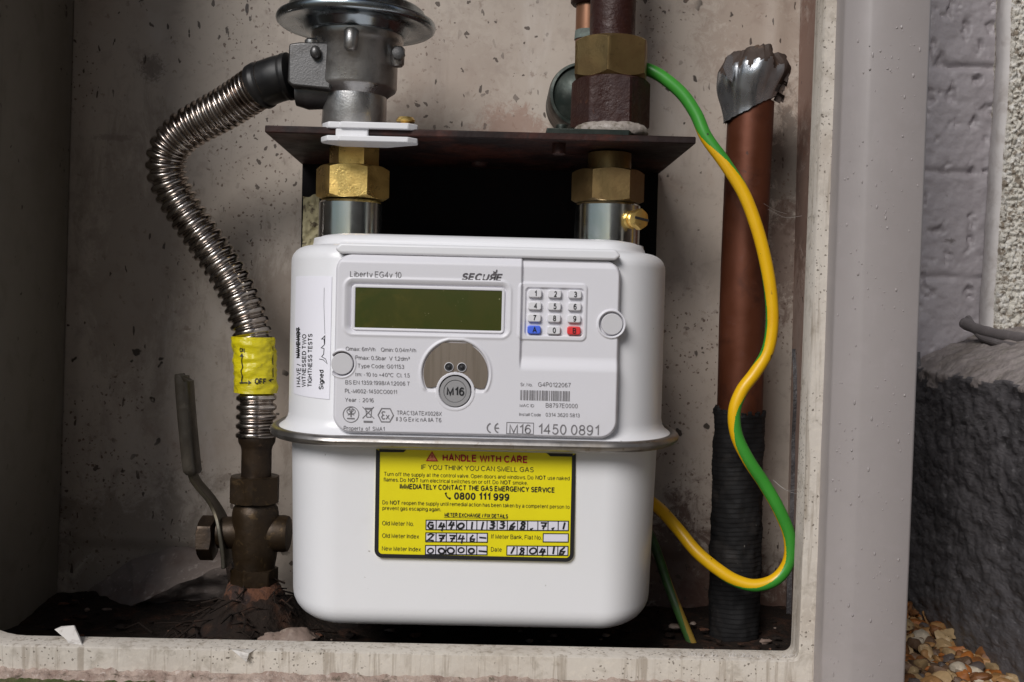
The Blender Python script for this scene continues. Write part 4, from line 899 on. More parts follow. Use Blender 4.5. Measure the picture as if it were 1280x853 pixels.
stroke(b, [(557.0, 616.6), (557.6, 619.6), (559.6, 622.3), (562.6, 623.6)], 1.5, LB); stroke(b, [(556.6, 616.3), (557.9, 617.6)], 2.6, LB); stroke(b, [(561.4, 623.0), (563.2, 623.8)], 2.8, LB)
mixed([('Do', 0.0), ('NOT', 0.025), ('reopen the supply until remedial action has been taken by a competent person to', 0.0)], 478, 630.4, 234, 4.5)
text(b, 'prevent gas escaping again.', 478, 637.4, 73, 4.5, LB)
text(b, 'METER EXCHANGE / FIX DETAILS', 555.5, 645.6, 79.5, 4.0, LB, bold=0.028); stroke(b, [(555, 646.9), (635, 648.8)], 0.5, LB)
text(b, 'Old Meter No.', 477.6, 656.6, 39.5, 5.0, LB); text(b, 'Old Meter Index', 477.6, 672.2, 46, 5.0, LB); text(b, 'New Meter Index', 477.3, 688.2, 48.5, 5.0, LB)
text(b, 'If Meter Bank, Flat No.', 614, 673.2, 63, 5.0, LB); text(b, 'Date', 613.6, 689.4, 13.5, 5.0, LB)
obj('printed_text', b, M_black, lab, smooth=0)
b = MB(); text(b, 'HANDLE WITH CARE', 553, 575.8, 106, 7.2, LB, bold=0.03)
stroke(b, [(540, 565.3), (546.6, 576.4), (533.2, 576.1)], 1.15, LB2, closed=True); stroke(b, [(540, 568.6), (540, 572.8)], 1.0, LB2); stroke(b, [(540, 574.0), (540, 574.6)], 1.0, LB2)
obj('red_print', b, M_red, lab, smooth=0)
b = MB(); fillpoly(b, [(540, 566.2), (533.8, 575.8), (546.2, 576)], LB); obj('triangle_fill', b, M_pink, lab, smooth=0)
b = MB(); ln = MB()
def boxes(px, py, w, hgt, n):
    for k in range(n):
        ax = px+w*k/n; bx = px+w*(k+1)/n; ya = py+(ax-px)*K*0.3; yb = py+(bx-px)*K*0.3
        fillpoly(b, [(ax, ya), (ax-0.2, ya+hgt), (bx-0.2, yb+hgt), (bx, yb)], LB)
        stroke(ln, [(ax, ya), (ax-0.2, ya+hgt), (bx-0.2, yb+hgt), (bx, yb)], 1.1, LB2, closed=True)
boxes(532.5, 650.4, 178, 11.8, 14); boxes(532.2, 666.2, 77, 11.2, 6); boxes(679, 667.2, 31.4, 10.4, 1); boxes(531.8, 682.0, 77, 11.2, 6); boxes(633.6, 682.6, 76.4, 11.4, 6)
obj('write_in_box', b, M_box, lab, smooth=0); obj('box_outline', ln, M_black, lab, smooth=0)
b = MB()
SG = {'0': [[(0.5+0.38*math.cos(a), 0.52+0.32*math.sin(a)) for a in np.linspace(-1.2, 5.2, 14)]], '1': [[(0.62, 0.1), (0.45, 0.95)]],
      '2': [[(0.1, 0.25), (0.45, 0.1), (0.8, 0.2), (0.55, 0.55), (0.1, 0.9), (0.4, 0.82), (0.95, 0.88)]], '3': [[(0.2, 0.15), (0.6, 0.12), (0.7, 0.3), (0.4, 0.48), (0.75, 0.62), (0.6, 0.9), (0.15, 0.88)]],
      '4': [[(0.4, 0.1), (0.2, 0.6), (0.9, 0.55)], [(0.7, 0.2), (0.55, 1.1)]], '5': [[(0.85, 0.12), (0.35, 0.15), (0.3, 0.5), (0.7, 0.5), (0.72, 0.85), (0.2, 0.95)]],
      '6': [[(0.65, 0.08), (0.25, 0.5), (0.25, 0.9), (0.65, 0.9), (0.75, 0.62), (0.3, 0.62)]], '7': [[(0.15, 0.18), (0.85, 0.2), (0.5, 0.95)], [(0.3, 0.55), (0.9, 0.55)]],
      '8': [[(0.75, 0.2), (0.4, 0.12), (0.3, 0.3), (0.7, 0.6), (0.6, 0.92), (0.25, 0.85), (0.4, 0.55), (0.78, 0.25)]], '.': [[(0.35, 0.85), (0.6, 0.75), (0.5, 0.9), (0.38, 0.82)]],
      '-': [[(0.05, 0.5), (0.95, 0.58)]], 'G': [[(0.9, 0.18), (0.4, 0.12), (0.12, 0.6), (0.4, 0.95), (0.8, 0.85), (0.85, 0.5), (0.45, 0.52)]]}
def hand(s, px, py, w, hgt, n):
    for k, ch in enumerate(s):
        sk_, ox_, oy_, gs_ = random.uniform(-0.25, 0.1), random.uniform(-0.08, 0.08), random.uniform(-0.07, 0.09), random.uniform(0.88, 1.12)
        for line in SG.get(ch, []):
            cw = w/n; stroke(b, [(px+cw*(k+0.5+ox_+0.8*gs_*(x_-0.5)+sk_*(y_-0.5)), py+K*0.3*cw*k+hgt*(0.5+oy_+0.92*gs_*(y_-0.5))) for x_, y_ in line], random.uniform(1.7, 2.3), LB3)
hand('G4401133368.7.1', 532.5, 650.4, 178, 11.8, 14) if False else hand('G440113368.7.1', 532.5, 650.4, 178, 11.8, 14)
hand('27746-', 532.2, 666.2, 77, 11.2, 6); hand('00000-', 531.8, 682.0, 77, 11.2, 6); hand('180416', 633.6, 682.6, 76.4, 11.4, 6)
obj('handwriting', b, M_black, lab, smooth=0)

# white paper sticker wrapped over the left shoulder of the case
def SC(lift):
    def f(px, py):
        lo, hi = -0.10, 0.02
        for _ in range(40):
            mid = (lo+hi)/2; p = at(px, py, mid)
            if p.y < surfY(p.x, lift): lo = mid
            else: hi = mid
        p = at(px, py, lo); return Vector((p.x, surfY(p.x, lift), p.z))
    return f
SS = SC(0.00045)
xa, xb = SC(0)(368.5, 420).x, SC(0)(413.5, 420).x
b = MB(); C_ = 30; xs_ = xa+(xb-xa)*(np.linspace(0, 1, C_)**1.6)
zt1, zb1 = at(390, 346, -0.06).z, at(390, 491.5, -0.06).z
G = np.zeros((2, C_, 3)); 
for j, x_ in enumerate(xs_):
    yv_ = surfY(x_, 0.0003); G[0, j] = (x_, yv_, zb1-0.0012*j/C_-0.0004); G[1, j] = (x_, yv_, zt1-0.0002*j/C_)
b.grid(G); G2 = G.copy(); G2[:, :, 1] += 0.00025; b.grid(G2[:, ::-1])
stick = obj('paper_sticker', b, M_paper, meter, smooth=60)
b = MB(); q = -PI/2-ROLL+0.01
text(b, 'I HAVE /', 375.2, 484.0, 29, 4.4, SS, bold=0.02, rot=q); text(b, 'WITNESSED TWO', 381.8, 484.0, 66, 4.4, SS, bold=0.02, rot=q)
text(b, 'TIGHTNESS TESTS', 389.4, 483.5, 66, 4.6, SS, bold=0.02, rot=q); text(b, 'HAVE NOT', 374.6, 448, 38, 4.2, SS, bold=0.03, rot=q)
zz_ = [(370.9+3.2*(k % 2), 446.5-1.35*k) for k in range(28)]; stroke(b, zz_, 0.9, SS); stroke(b, [(372.8, 447), (373.3, 409)], 1.2, SS)
text(b, 'Signed', 403.8, 487, 24.5, 5.0, SS, bold=0.02, rot=q)
sig = [(399, 449), (404, 450), (409, 455), (407, 449), (402, 446), (404.5, 443), (405, 436), (401.5, 435), (405.5, 431), (405, 424), (402, 424), (406, 420), (405.8, 430)]
stroke(b, sig, 0.8, SS); stroke(b, [(406, 417.5), (404.8, 380), (405.2, 360)], 0.35, SS)
obj('sticker_text', b, M_black, stick, smooth=0)

# sockets, and the brass test screw on one of them
zc0 = 0.0395
for px, w in ((438.3, 79.5), (759.3, 82.5)):
    c = at(px, 270, 0.0); r = w/2*sc(-0.012); zt_c = at(px, 248.5 if px < 600 else 251.5, -0.016).z; b = MB()
    b.lathe((c.x, 0, 0), [(r, zc0-0.002), (r, zt_c-0.0016), (r-0.0014, zt_c), (0.012, zt_c)], 64); b.lathe((c.x, 0, 0), [(r+0.0028, zc0-0.001), (r+0.0024, zc0+0.0014), (r+0.001, zc0+0.0018), (r-0.001, zc0+0.0018)], 48, m=1)
    sock = obj('socket_collar', b, [M_zinc, M_white], meter)
    if px > 600:
        e = at(786, 272, -0.030); d_ = Vector((0.62, -0.78, 0)).normalized(); s0 = Vector((c.x, 0, e.z)) + d_*(r-0.001); 
        b = MB(); b.lathe((0, 0, 0), [(0.0001, 0), (0.0052, 0), (0.0052, 0.0022), (0.0044, 0.0026), (0.0044, 0.0036), (0.0048, 0.004), (0.0044, 0.0046), (0.0048, 0.0052), (0.0044, 0.0058)], 28, 'y')
        b.nut((0, 0, 0), 0.0058, 0.0100, 0.0053, PI/6, axis='y')
        R = Matrix.Rotation(math.atan2(d_.y, d_.x)-PI/2, 4, 'Z'); b.v = [tuple((R @ Vector(v))+s0) for v in b.v]
        scr = obj('test_screw', b, M_brass, meter, smooth=30)
        b = MB(); b.box(-0.0056, 0.0056, 0.00995, 0.0103, -0.0007, 0.0007); b.v = [tuple((R @ Matrix.Rotation(-0.1, 4, 'Y') @ Vector(v))+s0) for v in b.v]; obj('screw_slot', b, M_lens_shade, scr, smooth=0)

# ------------------------------------------------------------------ steel bracket
bf0, bf1 = at(331, 161, -0.040), at(870, 173, -0.040); zb0 = (bf0.z+bf1.z)/2
bl_, br_ = at(378, 210, YB-0.006).x, at(823, 215, YB-0.006).x
brk = thing('meter_bracket', 'rusty black steel shelf bracket behind and above the meter', 'bracket', ((bf0.x+bf1.x)/2, 0.03, at(600, 420, YB-0.006).z))
b = MB(); b.slab([(bf0.x, -0.040), (bf1.x, -0.040), (br_+0.001, YB-0.004), (bl_-0.001, YB-0.004)], zb0-0.0026, zb0+0.0014); obj('shelf_plate', b, M_brk, brk, bevel=0.0006)
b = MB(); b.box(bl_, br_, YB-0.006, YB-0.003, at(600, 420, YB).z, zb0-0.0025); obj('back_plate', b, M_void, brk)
b = MB(); b.lathe((at(598, 205, 0.05).x, 0.06, zb0-0.002), [(0.006, 0), (0.005, -0.003), (0.0001, -0.0035)], 12); obj('bolt', b, M_rust, brk)
b = MB(); b.lathe((at(698, 175, -0.02).x, -0.028, zb0-0.002), [(0.0038, 0), (0.0038, -0.0065), (0.003, -0.007), (0.0001, -0.007)], 16); obj('bolt', b, M_rust, brk)
# remnant of pale foam behind the left socket
b = MB(); P = [at(379, 247, YB-0.016), at(379, 300, YB-0.016), at(397, 300, YB-0.016), at(397, 262, YB-0.016), at(392, 250, YB-0.016)]
nn = 24; Gd = np.zeros((nn, nn, 3)); p0, p1 = at(379, 246, YB-0.014), at(398, 310, YB-0.014)
for i in range(nn):
    for j in range(nn):
        X_ = p0.x+(p1.x-p0.x)*j/(nn-1); Z_ = p1.z+(p0.z-p1.z)*i/(nn-1)-(0.004*mnoise.noise(Vector((X_*150, 0, 3))) if i == nn-1 else 0)
        Gd[i, j] = (X_, YB-0.014+0.003*mnoise.noise(Vector((X_*260, Z_*260, 0))), Z_)
b.grid(Gd); b.box(p0.x+0.0005, p1.x-0.0005, YB-0.012, YB-0.007, p1.z, p0.z-0.002)
M_foam = mat('crumbly_cream_foam', (0.46, 0.41, 0.25), 0.9, var=[(130, (0.10, 0.075, 0.05), 0.54, 0.64, 0.9)], bump=[(250, 0.8, 0.002)])
obj('foam_remnant', b, M_foam, smooth=60, label='crumbling cream foam strip on the back plate beside the left socket', cat='foam')

# ------------------------------------------------------------------ left connection: clip plates, brass union
cx = at(443, 190, 0).x
un = thing('brass_union', 'bright brass hex union between the white clip and the meter', 'pipe union', (cx, 0, at(440, 247, 0).z))
b = MB(); b.lathe((cx, 0, 0), [(0.010, at(443, 206, -0.01).z), (0.0136, at(443, 206, -0.01).z), (0.0136, at(443, 150, -0.01).z), (0.010, at(443, 150, -0.01).z)], 8); 
b = MB(); b.nut((cx, 0, 0), at(443, 208, -0.013).z, zb0-0.0035, 0.01265, rot=0, n=96, ch=1.05, k=0.2); obj('tail_pipe', b, M_brass, un, smooth=25)
b = MB(); b.nut((at(441, 224, 0).x, 0, 0), at(441, 246, -0.0187).z, at(441, 204, -0.0187).z, 0.0187, rot=0, bore=0.012, ch=0.985, k=0.55); obj('union_nut', b, M_brass, un, smooth=22)
clip = thing('meter_clip', 'pair of white plastic clip plates gripping the bracket above the brass union', 'clip', (cx, 0, at(443, 186, -0.03).z))
for (ya, yb_, xs0, nm) in ((152.6, 160.6, 400, 'upper'), (171, 178, 399.5, 'lower')):
    p0, p1 = at(xs0, ya, -0.043), at(521.5, ya+2, -0.043); zt = at(460, ya, -0.043).z; zb1_ = at(460, yb_, -0.043).z; b = MB()
    fr_ = -0.043 if nm == 'upper' else -0.046
    pts = [(p0.x, fr_+0.008), (p0.x+0.0045, fr_+0.001), (p0.x+0.011, fr_+0.001), (p0.x+0.0112, fr_), (p1.x-0.005, fr_), (p1.x, fr_+0.005), (p1.x, fr_+0.010), (p1.x-0.018, fr_+0.0225), (p0.x+0.010, fr_+0.0225), (p0.x, fr_+0.012)]
    b.slab(pts, zb1_, zt); obj('clip_plate', b, M_white, clip, bevel=0.0006)
b = MB(); b.lathe((at(442, 165, -0.02).x, -0.006, 0), [(0.012, at(443, 174, -0.02).z), (0.0165, at(443, 174, -0.02).z), (0.0165, at(443, 156, -0.02).z), (0.012, at(443, 156, -0.02).z)], 40); b.box(at(421, 165, -0.036).x, at(462, 165, -0.036).x, -0.0412, -0.012, at(443, 174, -0.037).z, at(443, 156, -0.037).z); obj('clip_neck', b, M_white, clip, bevel=0.001)
p = at(507, 153, -0.030); b = MB(); b.lathe((p.x, p.y, p.z), [(0.0028, -0.006), (0.0028, 0), (0.0052, 0), (0.0054, 0.001), (0.0042, 0.0026), (0.0001, 0.0030)], 24)
b.lathe((p.x, p.y, p.z), [(0.0028, -0.0095), (0.0028, -0.006)], 16); obj('clip_screw', b, M_brass, clip)

# ------------------------------------------------------------------ regulator
cr = at(443, 60, 0); reg = thing('gas_regulator', 'cast aluminium gas regulator with wide zinc dome, top left above the bracket', 'regulator', (cr.x, 0, at(443, 150, 0).z))
TILT = math.radians(1.3)
def tilt(b, piv):
    R = Matrix.Rotation(TILT, 4, 'Y'); b.v = [tuple(R @ (Vector(v)-piv)+piv) for v in b.v]
piv = Vector((cr.x, 0, at(443, 150, 0).z))
zr = at(443, 30.5, 0).z; b = MB(); Rd = 0.0465
pf = [(0.020, zr-0.0085), (0.0270, zr-0.0075), (0.0295, zr-0.0065), (0.0315, zr-0.0030), (0.036, zr-0.0012), (0.0420, zr-0.0020), (0.0448, zr-0.0026), (0.0462, zr-0.0016), (0.0468, zr+0.0002), (0.0462, zr+0.0020), (0.0442, zr+0.0030),
      (0.0415, zr+0.0032), (0.0402, zr+0.0045), (0.0398, zr+0.0078), (0.0380, zr+0.0092), (0.034, zr+0.0098), (0.030, zr+0.012), (0.026, zr+0.024), (0.022, zr+0.0255), (0.0001, zr+0.0255)]
b.lathe((cr.x-0.0003, 0, 0), pf, 96); tilt(b, piv); obj('diaphragm_dome', b, M_dome, reg, smooth=50)
b = MB(); cbx = at(444, 90, 0).x
zq = lambda py: at(443, py, -0.02).z
pf = [(0.012, zq(153)), (0.0186, zq(153)), (0.0190, zq(151)), (0.0186, zq(113)), (0.0200, zq(110)), (0.0236, zq(104)), (0.0243, zq(100)), (0.0240, zq(50)), (0.0262, zq(45)), (0.0270, zq(40)), (0.0270, zq(34)), (0.018, zq(32))]
b.lathe((cbx, 0, 0), pf, 72)
for (px, py, hh) in ((444, 58, 0.007), (388.5, 62, 0.0062), (499, 68, 0.0065), ):   # screw lugs round the flange
    a_ = (px-444)/59.0; X_ = cbx+0.0268*max(-1, min(1, a_)); Y_ = -math.sqrt(max(0, 0.0268**2-(X_-cbx)**2)); z_ = zq(py)
    b.lathe((X_, Y_, 0), [(0.0001, z_-hh*0.55), (0.0028, z_-hh*0.55), (0.0040, z_-hh*0.35), (0.0042, z_+hh), (0.003, z_+hh*1.2)], 20)
tilt(b, piv); obj('regulator_body', b, M_cast, reg, smooth=45)
b = MB(); x0_, x1_ = at(359, 80, -0.018).x, at(405, 80, -0.018).x; z0_, z1_ = at(380, 110, -0.018).z, at(380, 54.5, -0.018).z
b.prism([(x0_, z0_+0.002), (x0_+0.0025, z0_), (x1_+0.004, z0_-0.0012), (x1_+0.006, z1_+0.001), (x0_+0.006, z1_), (x0_, z1_-0.0012)], -0.019, 0.019)
tilt(b, piv); obj('inlet_boss', b, M_castdk, reg, bevel=0.0014, seg=3)
b = MB(); b.lathe((at(400, 118, 0).x, -0.004, at(400, 118, 0).z), [(0.0001, -0.014), (0.008, -0.013), (0.010, -0.006), (0.009, 0.010), (0.0001, 0.014)], 24, 'x'); b.v = [(v[0], v[1], v[2]) for v in b.v]; obj('outlet_bulge', b, M_castdk, reg, smooth=60)
for (px, py) in ((391, 61), (498.5, 68)):
    a_ = (px-444)/55.5; p = at(px, py, -0.03 if px < 450 else -0.014); b = MB()
    if px < 450: b.ball((p.x, -0.0215, p.z), 0.0031, n=10, sq=(1, 0.9, 1.25))
    else:
        b.nut((p.x, -0.0135, p.z), -0.0045, 0, 0.0034, 0.2, axis='y')
    obj('flange_screw', b, M_castdk, reg, smooth=40)

# ------------------------------------------------------------------ flexible hose
hose = thing('flexible_hose', 'ribbed stainless flexible gas hose curving down from the regulator', 'hose', tuple(at(320, 560, 0.025)))
cp = [(357, 97, 0.000), (345, 99.5, 0.001), (328, 106, 0.004), (306, 120, 0.010), (281, 136, 0.014), (255, 150, 0.018), (229, 166, 0.021), (211, 188, 0.024), (208, 216, 0.026), (220, 246, 0.028), (241, 279, 0.029), (265, 313, 0.030), (287, 347, 0.030), (303, 380, 0.030), (314, 412, 0.029),
      (319, 445, 0.028), (320, 480, 0.027), (320.5, 510, 0.026), (320, 547, 0.025)]
path = catmull([at(*c) for c in cp], 0.00036)
seg0 = next(i for i, p in enumerate(path) if p.x < at(331, 100, 0.004).x)
ph_ = [0.0]; 
for i in range(1, len(path)):
    f_ = i/len(path); pit = 0.0034+(0.0058-0.0034)*float(sstep(0.05, 0.42, np.array(f_))); ph_.append(ph_[-1]+0.00036/pit)
def hr(i):
    f_ = i/len(path); R_ = 0.0134-0.0014*min(1, f_*2.4)+0.0004*float(sstep(0.8, 1.0, np.array(f_)))
    c_ = 0.5-0.5*math.cos(2*PI*ph_[i]); return R_-0.0023*(1-c_)**2.0
b = MB(); sub = path[seg0-6:]; b.sweep(sub, lambda i: hr(i+seg0-6), 48); obj('corrugated_tube', b, M_hose, hose, smooth=75)
b = MB(); pc = catmull([at(366, 95, -0.001), at(356, 97, 0.0), at(345, 99.7, 0.001), at(330, 105.5, 0.004), at(322, 110, 0.006)], 0.001); n_ = len(pc)
b.sweep(pc, lambda i: 0.0134+(0.0008 if i > n_-6 else 0)+(0.0005 if i < 5 else 0)-(0.002 if i in (0, n_-1) else 0), 40); obj('coupling', b, M_coup, hose, smooth=50)
# yellow tape with ON / OFF arrows
tp = [p for p in path if at(300, 421, 0.028).z > p.z > at(300, 491, 0.028).z]
b = MB(); RT = 0.0128
def tr_(i, a):
    p = tp[i]; return RT+0.0010*mnoise.noise(Vector((a*1.6, p.z*190, 0)))+0.0006*mnoise.noise(Vector((a*5, p.z*420, 3)))+0.0005*(a < 0)
rs = []
for i in range(0, len(tp), 2):
    rs.append([(tp[i].x+tr_(i, a)*math.sin(a), tp[i].y-tr_(i, a)*math.cos(a), tp[i].z) for a in np.linspace(-PI, PI, 64, endpoint=False)])
rs = [[(p[0]*0.9+tp[0].x*0.1, p[1]*0.9+tp[0].y*0.1, p[2]) for p in rs[0]]]+rs+[[(p[0]*0.9+tp[-1].x*0.1, p[1]*0.9+tp[-1].y*0.1, p[2]) for p in rs[-1]]]
b.rings(rs[::-1]); M_ytape = mat('creased_yellow_tape', (0.62, 0.53, 0.008), 0.32, var=[(60, (0.48, 0.40, 0.01), 0.45, 0.68, 0.7), (150, (0.2, 0.16, 0.02), 0.62, 0.72, 0.6)], bump=[(120, 0.5, 0.0015, (1, 1, 3))])
wrap = obj('tape_wrap', b, M_ytape, hose, smooth=60)
def ST(px, py):
    p = at(px, py, 0.028); c = min(tp, key=lambda q: abs(q.z-p.z)); r = RT+0.0022
    y = 0.0
    for _ in range(6):
        dx_ = max(-r*0.985, min(r*0.985, p.x-c.x)); y = c.y-math.sqrt(r*r-dx_*dx_); p = at(px, py, y)
    a = math.asin(max(-0.985, min(0.985, (p.x-c.x)/r))); i = min(range(len(tp)), key=lambda k: abs(tp[k].z-p.z)); r2 = tr_(i, a)+0.0004
    return Vector((c.x+r2*math.sin(a), c.y-r2*math.cos(a), p.z))
b = MB(); n_ = 14
stroke(b, [(300.5+0.8*math.sin(k*1.3), 444+34*k/n_) for k in range(n_+1)], 1.3, ST); stroke(b, [(297.5, 479), (303, 478.8), (308, 478.8)], 1.5, ST)
fillpoly(b, [(309, 475.8), (313.5, 478.8), (309, 481.5)], ST); fillpoly(b, [(298.2, 446), (300.6, 441.5), (303, 446)], ST)
text(b, 'ON', 297, 440, 7, 4.5, ST, bold=0.03); text(b, 'OFF', 318, 480, 16, 6.2, ST, bold=0.03)
stroke(b, [(339, 476.2), (345.5, 474.5)], 1.4, ST); fillpoly(b, [(338, 476.4), (342.4, 473.4), (342.4, 478.4)], ST); stroke(b, [(344.8, 433), (344.4, 452), (344.8, 472)], 1.2, ST)
obj('tape_print', b, M_black, wrap, smooth=0)
b = MB(); c = at(320.5, 580, 0.025); zq = lambda py: at(320, py, 0.012).z
b.lathe((c.x, c.y, 0), [(0.008, zq(545)), (0.0110, zq(545)), (0.0116, zq(549)), (0.0112, zq(556)), (0.0098, zq(561)), (0.0092, zq(566)), (0.0092, zq(604)), (0.006, zq(604))][::-1], 40); obj('end_fitting', b, M_bronze, hose, smooth=40)

# ------------------------------------------------------------------ gas valve
cv = at(319, 665, 0.025); YV = cv.y
valve = thing('gas_valve', 'grimy, shade-darkened brass lever valve at the foot of the flexible hose', 'valve', (cv.x, YV, at(319, 748, 0.01).z))
zq = lambda py: at(319, py, 0.008).z
b = MB(); b.nut((at(318.5, 617, YV).x, YV, 0), zq(634), zq(600.5), 0.0143, rot=math.radians(-82), bore=0.009, k=0.5, ch=1.02); obj('union_nut', b, M_brass_dk, valve, smooth=22)
b = MB(); b.lathe((cv.x, YV, 0), [(0.008, zq(758)), (0.0132, zq(757)), (0.0134, zq(742)), (0.0128, zq(738)), (0.0124, zq(716)), (0.0134, zq(704)), (0.0144, zq(686)), (0.0146, zq(662)), (0.0142, zq(648)), (0.0136, zq(641)), (0.0122, zq(637)), (0.0112, zq(630)), (0.006, zq(630))], 44)
e = at(346, 667, YV); zc_ = e.z
b.lathe((cv.x, YV, zc_), [(0.006, 0.0), (0.0112, 0.008), (0.0114, 0.018), (0.0108, 0.0205), (0.0095, 0.0212), (0.0001, 0.0212)], 36, 'x'); b.lathe((cv.x, YV, zc_), [(0.0001, -0.0225), (0.0095, -0.0225), (0.0098, -0.016), (0.011, -0.008), (0.006, 0)], 36, 'x')
obj('valve_body', b, M_brass_dk, valve, smooth=45)
b = MB(); b.nut((cv.x, YV, 0), zq(738), zq(718), 0.0128, rot=0.3, k=0.3); obj('base_hexagon', b, M_brass_dk, valve, smooth=22)
b = MB(); xs0 = at(289, 668, YV).x
b.lathe((0, YV, zc_+0.0005), [(0.0001, at(302, 668, YV).x), (0.0085, at(302, 668, YV).x), (0.0095, at(296, 668, YV).x), (0.0075, at(290, 668, YV).x), (0.0001, at(290, 668, YV).x)][::-1], 28, 'x'); obj('valve_stem', b, M_coup, valve, smooth=40)
b = MB(); b.nut((0, YV-0.001, at(265, 672, YV).z), at(251, 672, YV).x, at(270, 672, YV).x, 0.0120, rot=0.35, axis='x', k=0.4); b.lathe((0, YV, zc_), [(0.0001, at(246, 668, YV).x), (0.0045, at(247, 668, YV).x), (0.0052, at(252, 668, YV).x), (0.0001, at(252, 668, YV).x)], 20, 'x'); obj('stem_nut', b, M_bronze, valve, smooth=22)
# lever: flat bar bent outwards then up
def bar(path_, thick, wfun, b):
    rs = []; n = len(path_)
    for i, p in enumerate(path_):
        t = (path_[min(i+1, n-1)]-path_[max(i-1, 0)]).normalized(); nr = Vector((t.z, 0, -t.x)).normalized(); w = wfun(i/(n-1))/2
        rs.append([p+nr*thick/2+Vector((0, -w, 0)), p-nr*thick/2+Vector((0, -w, 0)), p-nr*thick/2+Vector((0, w, 0)), p+nr*thick/2+Vector((0, w, 0))])
    b.rings([[tuple(q) for q in r] for r in rs])
b = MB(); pts = [at(285, 706, YV), at(284, 690, YV), at(281, 668, YV), at(277, 650, YV), at(271, 636, YV), at(262, 622, YV-0.002), at(250, 608, YV-0.004), at(243, 598, YV-0.006), at(240, 586, YV-0.008), at(237, 560, YV-0.010), at(233, 515, YV-0.012), at(229.5, 467, YV-0.014)]
bar(catmull(pts, 0.002), 0.0026, lambda t: 0.024-0.010*float(sstep(0.15, 0.35, np.array(t)))+0.002*float(sstep(0.5, 0.7, np.array(t))), b)
M_lever = mat('dull_zinc_lever', (0.085, 0.077, 0.06), 0.45, 0.75, var=[(60, (0.11, 0.09, 0.06), 0.45, 0.68, 0.8), (200, (0.06, 0.045, 0.03), 0.58, 0.7, 0.7)], bump=[(200, 0.3, 0.0006)], rvar=0.1)
lev = obj('lever_handle', b, M_lever, valve, smooth=30, bevel=0.0006)
M_grip = mat('worn_lever_sleeve', (0.034, 0.028, 0.021), 0.5, 0.2, var=[(60, (0.085, 0.073, 0.058), 0.5, 0.68, 0.8), (150, (0.05, 0.04, 0.03), 0.56, 0.7, 0.7)], bump=[(250, 0.4, 0.0007)], rvar=0.1)
b = MB(); pts = [at(242, 592, YV-0.0065), at(240, 584, YV-0.008), at(237, 556, YV-0.010), at(233, 512, YV-0.012), at(230.5, 478, YV-0.0135), at(229.8, 468, YV-0.014)]
rs = []; cc = catmull(pts, 0.002)
for i, p in enumerate(cc):
    f_ = i/(len(cc)-1); w_ = 0.0046*(0.72 if i == 0 else (0.95 if i == len(cc)-1 else 1)); dpt = 0.0088
    cut_ = 0.0020 if i == len(cc)-1 else 0
    rs.append([(p.x+w_*math.copysign(abs(math.cos(a))**0.6, math.cos(a)), p.y+dpt*math.copysign(abs(math.sin(a))**0.6, math.sin(a)), p.z-(cut_*(1 if math.cos(a) > 0 else -1))) for a in np.linspace(0, 2*PI, 20, endpoint=False)])
b.rings(rs); obj('lever_sleeve', b, M_grip, lev, smooth=40)
b = MB(); zb2 = at(319, 745, 0.0).z; rs = []
for r_, h_ in ((0.011, zb2+0.0016), (0.0145, zb2+0.0014), (0.0172, zb2-0.0008), (0.0185, zb2-0.004), (0.021, zb2-0.012)):
    rs.append([(cv.x+(r_+0.0022*mnoise.noise(Vector((math.cos(a)*2, math.sin(a)*2, r_*90))))*math.cos(a), YV+(r_)*math.sin(a), h_+0.0016*mnoise.noise(Vector((math.cos(a)*3, math.sin(a)*3, r_*200)))) for a in np.linspace(0, 2*PI, 56, endpoint=False)])
b.rings(rs[::-1]); obj('rust_collar', b, M_rustfloor, valve, smooth=60)

# ------------------------------------------------------------------ right connection
cx2 = at(762, 195, 0).x
un2 = thing('brass_union', 'dull brown brass hex union below the rusty iron pipe', 'pipe union', (cx2, 0, at(760, 251, 0).z))
b = MB(); b.lathe((cx2, 0, 0), [(0.009, at(762, 214, -0.013).z), (0.0129, at(762, 214, -0.013).z), (0.0129, zb0-0.0035), (0.009, zb0-0.0035)], 44); obj('tail_pipe', b, M_brass_old, un2)
b = MB(); b.nut((at(760, 230, 0).x, 0, 0), at(760, 250.5, -0.0187).z, at(760, 209, -0.0187).z, 0.0187, rot=0, bore=0.012, ch=0.985, k=0.45); obj('union_nut', b, M_brass_old, un2, smooth=22)
outp = thing('outlet_pipe', 'dark rusty iron pipe with brass nut and rusted hex standing on the bracket', 'pipe', (at(765, 165, 0).x, 0, zb0+0.0014))
zq = lambda py: at(764, py, -0.015).z
c = at(766, 20, 0).x; b = MB(); b.lathe((c, 0, 0), [(0.009, zq(50)), (0.01345, zq(50)), (0.01345, 0.30), (0.009, 0.30)], 44); obj('iron_pipe', b, M_rust, outp)
c = at(764.5, 70, 0).x; b = MB(); b.nut((c, 0, 0), zq(95), zq(44.5), 0.0205, rot=math.radians(-100), bore=0.012, ch=1.0, k=0.75); obj('brass_nut', b, M_brass_old, outp, smooth=22)
b = MB(); b.lathe((c, 0, 0), [(0.012, zq(98)), (0.0198, zq(97)), (0.0198, zq(90)), (0.012, zq(90))], 40); obj('shadow_ring', b, M_void, outp)  # dark ring painting the shadow line between brass nut and hexagon
c = at(763, 125, 0).x; b = MB(); b.nut((c, 0, 0), zq(158), zq(94.5), 0.0205, rot=math.radians(-6), bore=0.012, ch=0.98, k=0.6)
for v_i, v in enumerate(b.v): b.v[v_i] = (v[0]+0.0005*mnoise.noise(Vector(v)*180), v[1]+0.0005*mnoise.noise(Vector(v)*180+Vector((4, 0, 0))), v[2])
obj('rusted_hexagon', b, M_rust, outp, smooth=30)
